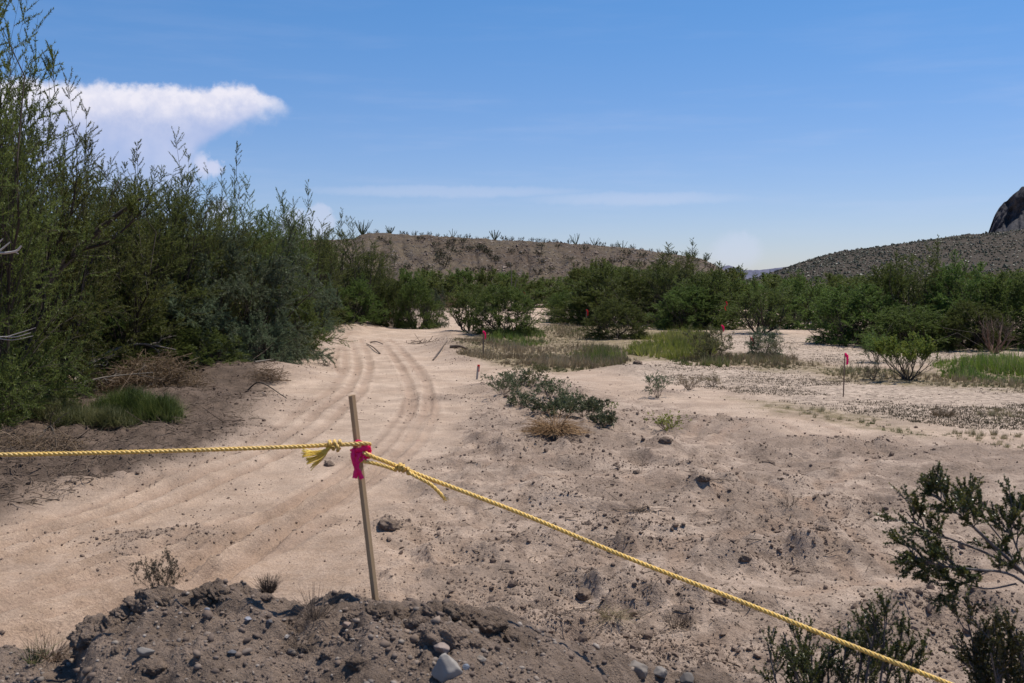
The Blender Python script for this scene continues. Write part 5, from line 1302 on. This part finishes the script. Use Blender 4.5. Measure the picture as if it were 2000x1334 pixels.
# ------------------------------------------------------------------ shrubs and ocotillos on the bluff, scrub on the stony hill
def bluff_plants():
    rng = np.random.default_rng(91)
    def bush_mesh(seed, h, r, n, lf):
        q = np.random.default_rng(seed); S = stems(q, n, h, 1.0, K=5, base=.1, wig=.1); B = grow(q, S, 4, .2, 1, h * .5, .7, .3, .1, 4, 0, .3)
        gs, gl = Geo(), Geo(); tubes(gs, S, .03, .012, 3, .5); tubes(gs, B, .012, .006, 3, .5); leaves(gl, q, B, lf, .20, .085, .8, 0, 1.05)
        return gs.mesh('stem', [M_DEADB]), gl.mesh('foliage', [M_LEAF_S], False)
    kinds = [bush_mesh(s, 1.0, .8, 9, 9) for s in (1, 2, 3)]
    i = 0
    def bush(p, h, w, lab, grp):
        nonlocal i
        m = kinds[i % 3]; i += 1
        o = empty('desert_shrub', p, rng.uniform(0, 6.28)); o.scale = (w * .55, w * .55, h); tag(o, lab, 'shrub', grp)
        link('stem', m[0], (), o); link('foliage', m[1], (), o)
    A = [(400, 280), (880, 275), (1055, 355), (1230, 350), (1260, 415), (1345, 445), (1395, 315), (1440, 400), (1495, 400), (1590, 390), (570, 525), (715, 640), (1110, 470), (1080, 555), (1225, 535), (1180, 610), (1510, 665), (1610, 650), (1770, 690), (1965, 610), (1285, 320), (955, 650), (1095, 430), (480, 330), (1690, 440), (1120, 510), (1640, 395), (1660, 425), (1720, 465), (1770, 505), (1800, 540)]
    A = [(680 + x / 6.25, 420 + y / 6.25) for x, y in A]
    B = [(1130, 310), (1190, 320), (1285, 325), (1295, 370), (1355, 410), (1460, 355), (1490, 390), (1540, 300), (1690, 370), (1770, 320), (1865, 385), (1920, 380), (1120, 385), (1280, 430), (1600, 395), (1000, 410), (1390, 280), (1300, 280)]
    A += [(600 + x / 2.838, 380 + y / 2.838) for x, y in B]
    A += [(1306, 494), (1345, 502), (1362, 507), (1390, 520), (1288, 512), (1255, 498), (1240, 512), (1215, 506), (1330, 512), (1180, 518), (1400, 534)]
    for px, py in A:
        p = hit(bluff_z, px, py + 5, 172, 226)
        s = rng.uniform(.8, 1.35)
        bush(p, .95 * s, 1.45 * s * rng.uniform(.9, 1.3), 'dark round shrub growing on the gravel slope of the bluff', 'shrubs on the slope of the bluff')
    C = [737, 785, 794, 812, 825, 840, 871, 898, 914, 931, 951, 984, 1000, 1019, 1039, 1062, 1084, 1111, 1143, 1178, 1195, 1234, 1252, 1270, 1284, 1050, 1072, 1150, 1205, 722, 760, 1308, 855, 990, 1168]
    for px in C:
        x = (px - 1000) / F * 215.5; z = float(bluff_z(np.array([x]), np.array([215.5]))[0]); s = rng.uniform(.7, 1.3)
        bush(Vector((x, 215.5, z - .1)), .95 * s, 1.0 * s, 'small shrub standing out on the skyline of the bluff', 'shrubs on the skyline of the bluff')
    for px, top, nst, sd, lab in [(709, 430, 26, 1, 'large many-stemmed ocotillo at the left end of the bluff skyline'), (763, 441, 16, 2, 'bushy ocotillo second from the left on the bluff skyline'), (885, 447, 5, 3, 'sparse upright ocotillo left of the middle of the bluff skyline'), (967, 448, 15, 4, 'fan-shaped ocotillo at the middle of the bluff skyline'),
                                  (1124, 452, 8, 5, 'tall ocotillo with few long stems on the bluff skyline'), (1160, 463, 7, 6, 'pale wide-armed ocotillo right of the tall one'), (1215, 466, 5, 7, 'slim ocotillo where the bluff skyline begins to fall'), (1319, 489, 12, 8, 'ocotillo just right of the spired tree on the bluff'), (1341, 488, 8, 9, 'slim ocotillo between two bushy ones at the right end of the bluff'),
                                  (1353, 487, 16, 10, 'dense ocotillo near the right end of the bluff'), (1378, 493, 9, 11, 'last small ocotillo at the right end of the bluff')]:
        x = (px - 1000) / F * 215.0; z = float(bluff_z(np.array([x]), np.array([215.0]))[0]) - .1
        h = max(CAM_H + (HOR - top) / F * 215 - z, 1.2)
        q = np.random.default_rng(sd); S = stems(q, nst, h, .55, K=6, base=.2, wig=.06, curl=.1, hvar=.4)
        o = empty('ocotillo', (x, 215, z)); tag(o, lab, 'desert plant')
        for k in range(min(nst, 12)):
            g = Geo(); tubes(g, S[k::12], .075, .035, 4, q.random()); leaves(g, q, S[k::12], 34, .13, .06, 1.0, .1, 1.0); g.obj('stem', [M_OCO], o)
bluff_plants()
def hill_scrub():
    rng = np.random.default_rng(95); g = Geo()
    a = rng.uniform(1400, 2080, 14000); y = rng.uniform(350, 625, 14000); x = (a - 1000) / F * y
    z = hill_z(x, y); k = rng.random(14000) < .35 + .5 * sst(fbm(x, y, 30, 3, 970), -.4, .6)
    x, y, z = x[k], y[k], z[k]
    rubble(g, rng, x, y, z + .3, np.exp(rng.normal(np.log(.75), .35, len(x))), OCT, .3, .95)
    tag(g.obj('hill_scrub', [M_LEAF_H], smooth=False), 'dark scrub dotted over the stony hill on the right', None, None, 'stuff')
    g = Geo(); n = 9000
    a = rng.uniform(640, 1440, n); y = rng.uniform(182, 214, n); x = (a - 1000) / F * y; z = bluff_z(x, y); k = (z > .4) & (fbm(x, y, 9, 3, 975) + rng.normal(0, .3, n) > -.1)
    rubble(g, rng, x[k], y[k], z[k] + .04, np.exp(rng.normal(np.log(.24), .50, int(k.sum()))), OCT, .25, .8)
    tag(g.obj('slope_stones', [M_PEB], smooth=False), 'loose stones on the gravel slope of the bluff', None, None, 'stuff')
hill_scrub()

# ------------------------------------------------------------------ survey stakes with bright flagging
def cloth_material(name, col, trans=.5):
    m = bpy.data.materials.new(name); m.use_nodes = True
    w = NT(m.node_tree); w.n.clear()
    out = w.new('ShaderNodeOutputMaterial'); b = w.new('ShaderNodeBsdfPrincipled'); t = w.new('ShaderNodeBsdfTranslucent'); x = w.new('ShaderNodeMixShader')
    b.inputs['Base Color'].default_value = (*col, 1); b.inputs['Roughness'].default_value = .38; t.inputs['Color'].default_value = (*col, 1); x.inputs[0].default_value = trans
    w.l.new(b.outputs[0], x.inputs[1]); w.l.new(t.outputs[0], x.inputs[2]); w.l.new(x.outputs[0], out.inputs[0])
    return m
M_PINK = cloth_material('pink_flagging', (.95, .020, .27))
M_RED = cloth_material('red_flagging', (.72, .045, .06))
M_LATH = plain_material('lath_wood', (.16, .105, .070), (.30, .215, .150), 30, .8, .2, .001, (1, 1, .08))
M_STAKE = plain_material('stake_wood', (.30, .195, .105), (.45, .315, .185), 26, .75, .25, .0015, (1, 1, .05))
def strip(pts, wid, twist0, twist1, thick=.0012, seed=0, face=0.0):
    """a ribbon with real thickness along points, turning from twist0 to twist1"""
    L = smooth_line([list(p) for p in pts], 6); n = len(L)
    tan = unit(np.gradient(L, axis=0)); ref = np.array([math.cos(face), math.sin(face), .05])
    u = unit(np.cross(tan, ref)); v = np.cross(tan, u)
    a = np.linspace(twist0, twist1, n) + .25 * vnoise(np.arange(n) * .45, np.arange(n) * 0, seed)
    s = u * np.cos(a)[:, None] + v * np.sin(a)[:, None]; nn = np.cross(tan, s)
    ww = (wid * (1 + .25 * vnoise(np.arange(n) * .3, np.arange(n) * 0, seed + 1)))[:, None] * .5 if np.ndim(wid) == 0 else np.asarray(wid)[:, None] * .5
    fold = nn * ww * .45
    V = np.stack([L - s * ww, L + fold, L + s * ww, L + s * ww + nn * thick, L + fold + nn * thick * 1.5, L - s * ww + nn * thick], 1).reshape(-1, 3)
    f = []
    for i in range(n - 1):
        for k in range(6): f.append([i * 6 + k, i * 6 + (k + 1) % 6, (i + 1) * 6 + (k + 1) % 6, (i + 1) * 6 + k])
    return V, np.array(f)
def lath(px, base, top, flag, label, wpx=5, tilt=0, mat=M_LATH, fm=M_PINK, depth=None, side=1, flag_h=None, name='survey_stake', paint=None):
    p = on_ground(px, base) if depth is None else Vector((at(px, base, depth).x, depth, float(ground_z(at(px, base, depth).x, depth)[0])))
    D = p.y; k = D / F; h = CAM_H - (top - HOR) * k - p.z
    o = empty(name, p - Vector((0, 0, .05))); o.rotation_euler = (0, R(tilt), .5); tag(o, label, 'stake', 'survey stakes with flagging on the flood plain')
    wpx = wpx * .7
    w = wpx * k * .5; g = Geo()
    V = np.array([[sx * w, sy * w * .45, z] for z in (0, h + .05) for sx, sy in ((-1, -1), (1, -1), (1, 1), (-1, 1))])
    g.add(V, np.array([[0, 1, 5, 4], [1, 2, 6, 5], [2, 3, 7, 6], [3, 0, 4, 7], [4, 5, 6, 7]]), .5)
    g.obj('lath', [mat], o, False)
    if flag:
        fy, fh, fw = flag; fh, fw = fh * .85, fw * .6
        z = CAM_H - (fy - HOR) * k - p.z + .05; s = side
        g = Geo()
        for j, (a, b) in enumerate(((1.0, .2), (.6, .8))):
            V, f = strip([(0, -w, z), (s * fw * k * .55 * a, -w - .02, z - fh * k * .12 * (1 + j)), (s * fw * k * a, -w - .03 * b, z - fh * k * .55), (s * fw * k * .7 * a, -w - .02, z - fh * k)], fw * k * .55, .4, 1.7, .002, j, 1.57)
            g.add(V, f)
        V, f = strip([(-w * 1.3, -w, z), (0, -w * 1.6, z + .01), (w * 1.3, -w, z), (0, w, z - .005), (-w * 1.3, -w, z)], fh * k * .25, 0, .3, .002, 5, 1.57)
        g.add(V, f); g.obj('flagging', [fm], o)
    return o
lath(1647, 772, 690, (692, 24, 11), 'thin stake with a bright pink flag on the speckled flat, nearest on the right', 3.4, 1.5)
lath(944, 697, 645, (648, 17, 8), 'stake with a pink flag in dry grass in front of the feathery bush', 3.6, 0)
lath(931, 740, 714, (714, 14, 4), 'short whitish stake with a pink strip leaning by the track edge', 5, 6, M_DEAD, M_RED)
lath(762, 624, 601, (601, 20, 4), 'red-painted stake at the outer edge of the far bend', 4, 2, M_RED, M_RED)
lath(1409, 664, 634, (636, 14, 8), 'stake with a pink flag at the shaded foot of the central thicket', 3, 0, depth=49)
lath(1469, 693, 659, (660, 17, 9), 'stake with a leaning pink flag beside the small leafy shrub', 3, -8, depth=40)
lath(1144, 640, 604, (606, 12, 5), 'stake with a red flag between two dark bushes, middle distance', 2.6, 3, M_LATH, M_RED, depth=62)
lath(1024, 600, 571, (572, 9, 5), 'small stake with an orange-red flag at the far patch of sand', 2.6, 0, M_LATH, M_RED, depth=88)
def hung_ribbon():
    D = 47.0; g = Geo()
    V, f = strip([at(1418, 589, D), at(1420, 594, D - .05), at(1416, 600, D - .05), at(1418, 606, D)], .06, .2, 1.4, .003, 3, 1.57); g.add(V, f)
    tag(g.obj('flagging_ribbon', [M_RED]), 'orange-red ribbon hanging in the branches of the central thicket', 'ribbon')
hung_ribbon()

# ------------------------------------------------------------------ the stake, the ropes and the ribbon in front
DS = 4.2
foot = at(736, 1194, DS); head = at(687, 772, DS + .02)
def stake():
    ax = (head - foot); h = ax.length + .25; zax = ax.normalized()
    o = empty('wooden_stake', foot - zax * .25)
    o.rotation_euler = zax.to_track_quat('Z', 'Y').to_euler()
    tag(o, 'square wooden stake driven into the earth heap, holding the yellow ropes', 'stake')
    s = .0112; ang = R(-28); rows = 26; rng = np.random.default_rng(2)
    V = []; c, sn = math.cos(ang), math.sin(ang); b = .16
    prof = [(-1 + b, -1), (1 - b, -1), (1, -1 + b), (1, 1 - b), (1 - b, 1), (-1 + b, 1), (-1, 1 - b), (-1, -1 + b)]
    for i in range(rows):
        z = h * i / (rows - 1); k = 1 + rng.normal(0, .012)
        for x, y in prof:
            X, Y = x * s * k, y * s * k
            V.append([X * c - Y * sn, X * sn + Y * c, z + (.0012 * rng.normal() if i == rows - 1 else 0)])
    V.append([0, 0, h + .001])
    f = [[i * 8 + k, i * 8 + (k + 1) % 8, (i + 1) * 8 + (k + 1) % 8, (i + 1) * 8 + k] for i in range(rows - 1) for k in range(8)]
    g = Geo(); g.add(V, f, .5); e = (rows - 1) * 8
    g.f.append((np.array([[e + k, e + (k + 1) % 8, rows * 8] for k in range(8)]), 0))
    g.obj('stake_shaft', [M_STAKE], o, False)
    return o
stake()
def rope_material(name, c1, c2):
    m = bpy.data.materials.new(name); m.use_nodes = True
    w = NT(m.node_tree); b = w.n['Principled BSDF']
    n = w.noise(w.new('ShaderNodeTexCoord').outputs['Object'], 260, 3, .6)
    dirt = w.ss(w.noise(w.new('ShaderNodeTexCoord').outputs['Object'], 9, 4, .65), .48, .72)
    w.l.new(w.mix(w.m('MULTIPLY', dirt, .45), w.mix(w.ss(n, .35, .65), c1, c2), (.36, .25, .12, 1)), b.inputs['Base Color'])
    b.inputs['Roughness'].default_value = .45; b.inputs['Specular IOR Level'].default_value = .55
    b.inputs['Subsurface Weight'].default_value = .0
    return m
M_ROPE = rope_material('yellow_rope', (.66, .38, .055, 1), (.84, .58, .17, 1))
M_FRAY = rope_material('frayed_rope', (.72, .46, .04, 1), (.85, .62, .10, 1))
def rope_geo(g, pts, R0=.0050, pitch=.056, phase=0.0, step=.0055, sides=6):
    L = smooth_line([list(p) for p in pts], 24)
    seg = np.linalg.norm(np.diff(L, axis=0), axis=1); s = np.concatenate([[0], np.cumsum(seg)])
    n = max(int(s[-1] / step), 8); q = np.linspace(0, s[-1], n)
    L = np.stack([np.interp(q, s, L[:, k]) for k in range(3)], 1)
    t = unit(np.gradient(L, axis=0)); u = unit(np.cross(t, np.where(np.abs(t[:, 2:3]) > .9, np.array([1.0, 0, 0]), np.array([0, 0, 1.0])))); v = np.cross(t, u)
    for k in range(3):
        a = q / pitch * 2 * math.pi + phase + k * 2 * math.pi / 3
        P = L + (u * np.cos(a)[:, None] + v * np.sin(a)[:, None]) * R0
        tubes(g, P[None], R0 * .98, R0 * .98, sides, .5, 0, 1.0, True)
def knot_geo(g, a, b, turns, rad, R0, bulge=.5, seed=0):
    """rope wound round the line from a to b"""
    a, b = np.array(a), np.array(b); t = unit(b - a); u = unit(np.cross(t, [0, .3, 1])); v = np.cross(t, u)
    n = int(turns * 9) + 1; q = np.linspace(0, 1, n); th = q * turns * 2 * math.pi
    r = rad * (1 + bulge * np.sin(q * math.pi))
    P = a + (b - a) * q[:, None] + (u * np.cos(th)[:, None] + v * np.sin(th)[:, None]) * r[:, None]
    rope_geo(g, P, R0, .04, seed)
def ropes():
    # left rope
    o = empty('rope', at(655, 870, DS)); tag(o, 'yellow twisted rope running left from the stake, with a knot and a frayed end', 'rope', 'yellow ropes tied to the stake')
    o0 = np.array(o.location)
    L = [at(-420, 892, 3.7), at(0, 888, 3.95), at(250, 883, 4.05), at(450, 877, 4.12), at(590, 872, DS - .03), at(640, 869, DS - .035), at(680, 868, DS - .04), at(708, 866, DS - .035), at(722, 868, DS), at(712, 872, DS + .035), at(690, 873, DS + .03)]
    g = Geo(); rope_geo(g, [np.array(p) - o0 for p in L], .0049); g.obj('line', [M_ROPE], o)
    g = Geo(); a, b = np.array(at(636, 868, DS - .035)) - o0, np.array(at(668, 866, DS - .035)) - o0
    knot_geo(g, a, b, 3.2, .0105, .0042, .25, 1); knot_geo(g, np.array(at(650, 872, DS - .05)) - o0, np.array(at(664, 876, DS - .04)) - o0, 1.6, .010, .0042, .2, 2)
    g.obj('knot', [M_ROPE], o)
    rng = np.random.default_rng(8); g = Geo()
    root = np.array(at(646, 874, DS - .045)) - o0
    for k in range(34):
        e = at(rng.choice([592, 595, 600, 606, 612]) + rng.normal(0, 3), 0, DS)
        ty = {0: 883, 1: 889, 2: 897, 3: 903, 4: 914}[k % 5] + rng.normal(0, 2.2)
        tx = {0: 590, 1: 592, 2: 599, 3: 601, 4: 608}[k % 5] + rng.normal(0, 2.0)
        e = np.array(at(tx, ty, DS - .06 + rng.normal(0, .012))) - o0
        mid = (root * .55 + e * .45) + np.array([0, 0, -.010 + rng.normal(0, .003)]) + rng.normal(0, .002, 3)
        st = root + rng.normal(0, .0028, 3)
        P = smooth_line([st, mid, e], 5)
        tubes(g, P[None], .0016, .0019, 4, .5, 0, 1, True)
    g.obj('frayed_end', [M_FRAY], o)
    # right rope
    o = empty('rope', at(785, 915, DS)); tag(o, 'yellow twisted rope running down to the right from the stake, doubled and knotted near it', 'rope', 'yellow ropes tied to the stake')
    o0 = np.array(o.location)
    L = [at(690, 882, DS + .03), at(712, 885, DS - .03), at(730, 893, DS - .02), at(752, 901, DS - .01), at(772, 909, DS), at(792, 917, DS), at(820, 928, DS), at(868, 946, 4.17), at(950, 977, 4.13), at(1040, 1012, 4.09), at(1240, 1095, 3.98), at(1440, 1172, 3.86), at(1640, 1252, 3.74), at(1860, 1338, 3.62), at(2250, 1490, 3.40)]
    g = Geo(); rope_geo(g, [np.array(p) - o0 for p in L], .0050, .056, 1.0); g.obj('line', [M_ROPE], o)
    L = [at(695, 893, DS + .03), at(706, 900, DS - .03), at(726, 904, DS - .03), at(750, 910, DS - .02), at(775, 919, DS - .01)]
    g = Geo(); rope_geo(g, [np.array(p) - o0 for p in L], .0044); g.obj('loop', [M_ROPE], o)
    g = Geo()
    knot_geo(g, np.array(at(775, 910, DS - .01)) - o0, np.array(at(789, 916, DS - .01)) - o0, 2.3, .0105, .0044, .25, 3)
    knot_geo(g, np.array(at(788, 914, DS - .012)) - o0, np.array(at(803, 924, DS - .012)) - o0, 1.7, .0085, .0044, .2, 4)
    g.obj('knot', [M_ROPE], o)
    L = [at(798, 922, DS - .02), at(815, 932, DS - .04), at(838, 944, DS - .05), at(856, 960, DS - .05), at(868, 974, DS - .05)]
    g = Geo(); rope_geo(g, [np.array(p) - o0 for p in L], .0043); 
    rng = np.random.default_rng(4); e0 = np.array(at(866, 971, DS - .05)) - o0
    for k in range(14):
        e = np.array(at(871 + rng.normal(0, 3), 977 + rng.normal(0, 2.5), DS - .05 + rng.normal(0, .006))) - o0
        tubes(g, np.stack([e0 + rng.normal(0, .002, 3), (e0 + e) / 2, e])[None], .0014, .0012, 4, .5, 0, 1, True)
    g.obj('tail', [M_ROPE], o)
ropes()
def ribbon():
    o = empty('flagging_ribbon', at(702, 885, DS)); tag(o, 'bright pink plastic ribbon knotted round the stake over the ropes', 'ribbon')
    o0 = np.array(o.location); A = lambda px, py, dd: np.array(at(px, py, DS + dd)) - o0
    g = Geo()
    for i, (y0, y1, w_, r_) in enumerate(((866, 868, .016, 0), (877, 882, .020, 2), (884, 889, .020, 3), (890, 892, .016, 1), (873, 880, .018, 4))):
        V, f = strip([A(690 - r_, y1, -.005), A(698, y1 - 1, -.028 - r_ * .002), A(712 + r_, y0, -.024), A(720 + r_, y0 + 3, -.004), A(712, y0 + 4, .024), A(696, y0 + 2, .024), A(690 - r_, y1, -.005)], w_, .1 * i, .5 + .3 * i, .0012, i, 1.57)
        g.add(V, f)
    V, f = strip([A(694, 868, -.024), A(700, 862, -.022), A(707, 866, -.026), A(712, 872, -.026)], .018, .2, .9, .0012, 11, 1.57); g.add(V, f)
    g.obj('knot', [M_PINK], o)
    for k, (pts, w_, t0, t1) in enumerate((([A(690, 878, -.03), A(689, 890, -.036), A(692, 905, -.036), A(696, 918, -.035), A(693, 934, -.036)], .020, .3, -.2),
                                           ([A(702, 886, -.036), A(697, 900, -.040), A(696, 912, -.038), A(702, 922, -.040), A(707, 935, -.038)], .023, .9, .1),
                                           ([A(712, 888, -.034), A(708, 897, -.038), A(700, 906, -.042), A(699, 916, -.041)], .014, 1.5, .6),
                                           ([A(712, 888, -.03), A(714, 896, -.034), A(714, 904, -.032)], .012, .3, .9))):
        g = Geo(); V, f = strip(pts, w_, t0, t1, .0012, 20 + k, 1.57); g.add(V, f); g.obj('tail', [M_PINK], o)
ribbon()

# ------------------------------------------------------------------ creosote bushes close on the right
def creosote(name, foot_, limbs, label, seed, tips, tw=9, lf=26, r0=.012, shoot=.20, fill=None):
    """limbs: world polylines; tips: (limb, t0, t1, branches) where leafy shoots crowd"""
    rng = np.random.default_rng(seed); o = empty(name, foot_); o0 = np.array(foot_); tag(o, label, 'shrub', 'creosote bushes close on the right')
    SH = []
    g = Geo()
    for pts, r in limbs:
        l = smooth_line([list(p) for p in pts], 6) - o0; tubes(g, l[None], r, r * .4, 6, .5)
    g.obj('stem', [M_CSTEM], o)
    g = Geo()
    for li, t0, t1, nb, bl, up in tips:
        l = smooth_line([list(p) for p in limbs[li][0]], 6)[None] - o0
        B = grow(rng, l, nb, t0, t1, bl, .75, up, .10, 6, 0, .3); tubes(g, B, .0035, .0014, 4, .5)
        W = grow(rng, B, tw, .25, 1.0, shoot, .55, .35, .08, 5, 0, .3); tubes(g, W, .0016, .0008, 3, .5); SH.append(W)
    tag(g.obj('twig', [M_CSTEM], o), kind='stuff')
    g = Geo()
    for W in SH:
        keep = W[rng.random(len(W)) < .93]
        leaves(g, rng, keep, int(lf * 1.5), .0115, .0064, .85, .1, 1.05, 0, True, .25)
    tag(g.obj('leaf', [M_LEAF_C], o, False), kind='stuff')
    return o
M_CSTEM = plain_material('creosote_bark', (.055, .045, .042), (.17, .15, .145), 40, .7, .3)
D0 = 4.0
ftA = at(2180, 1500, D0)
creosote('creosote_bush', ftA, [
    ([ftA, at(2110, 1280, D0), at(2050, 1180, D0), at(2000, 1120, D0), at(1940, 1066, D0 - .05), at(1880, 1010, D0 - .1), at(1820, 965, D0 - .1)], .011),
    ([at(2000, 1120, D0), at(1930, 1082, D0), at(1870, 1058, D0 + .05), at(1800, 1030, D0 + .05), at(1770, 1000, D0 + .05)], .006),
    ([at(2060, 1190, D0), at(1980, 1125, D0 - .1), at(1900, 1112, D0 - .12), at(1840, 1105, D0 - .12), at(1790, 1088, D0 - .15)], .007),
    ([at(1985, 1108, D0), at(1960, 1060, D0 + .1), at(1920, 1010, D0 + .1), at(1885, 965, D0 + .1)], .005),
    ([at(2020, 1140, D0), at(1990, 1080, D0 - .05), at(1975, 1030, D0 - .05), at(1990, 990, D0)], .005),
    ([at(2050, 1180, D0), at(2040, 1080, D0 + .1), at(2060, 980, D0 + .1)], .006),
    ([at(1985, 1140, D0 - .1), at(1930, 1150, D0 - .1), at(1880, 1140, D0 - .1), at(1830, 1140, D0 - .1)], .004)],
    'creosote branch reaching in from the right edge over the sand, with dark leaf sprays', 71,
    [(0, .76, 1.0, 14, .16, .5), (1, .55, 1.0, 10, .13, .4), (2, .50, 1.0, 16, .12, .1), (3, .5, 1.0, 8, .12, .5), (4, .40, 1.0, 11, .13, .4), (5, .4, 1.0, 10, .16, .4), (6, .35, 1.0, 9, .10, -.25), (0, .5, .75, 5, .12, .2), (2, .25, .5, 4, .10, .2)], 8, 30, shoot=.085)
def upright_creosote(px, base, tops, D, label, seed, nb=8):
    ft_ = at(px, base, D); rng = np.random.default_rng(seed); limbs = []; tips = []
    for i, (tx, ty) in enumerate(tops):
        e = at(tx, ty, D + rng.uniform(-.22, .22)); m1 = ft_.lerp(e, .4) + Vector((rng.normal(0, .03), rng.normal(0, .03), -.02)); m2 = ft_.lerp(e, .75) + Vector((rng.normal(0, .02), rng.normal(0, .02), .01))
        limbs.append(([ft_, m1, m2, e], .008)); tips.append((i, .45, 1.0, nb, .14, .7))
    return creosote('creosote_bush', ft_, limbs, label, seed, tips, 7, 28, shoot=.10)
upright_creosote(1640, 1640, [(1500, 1262), (1530, 1235), (1560, 1262), (1585, 1280), (1620, 1262), (1650, 1275), (1690, 1248), (1715, 1205), (1728, 1225), (1760, 1250), (1785, 1270), (1700, 1290), (1540, 1310), (1600, 1325)], 4.3, 'creosote bush at the bottom edge, crossed by the yellow rope', 72)
upright_creosote(1990, 1660, [(1890, 1215), (1905, 1250), (1930, 1232), (1960, 1215), (1935, 1275), (1985, 1235), (2020, 1225), (1900, 1300), (1960, 1290), (2010, 1290), (2060, 1250), (1930, 1325), (1980, 1330)], 3.9, 'creosote bush in the bottom right corner with upright shoots', 73)
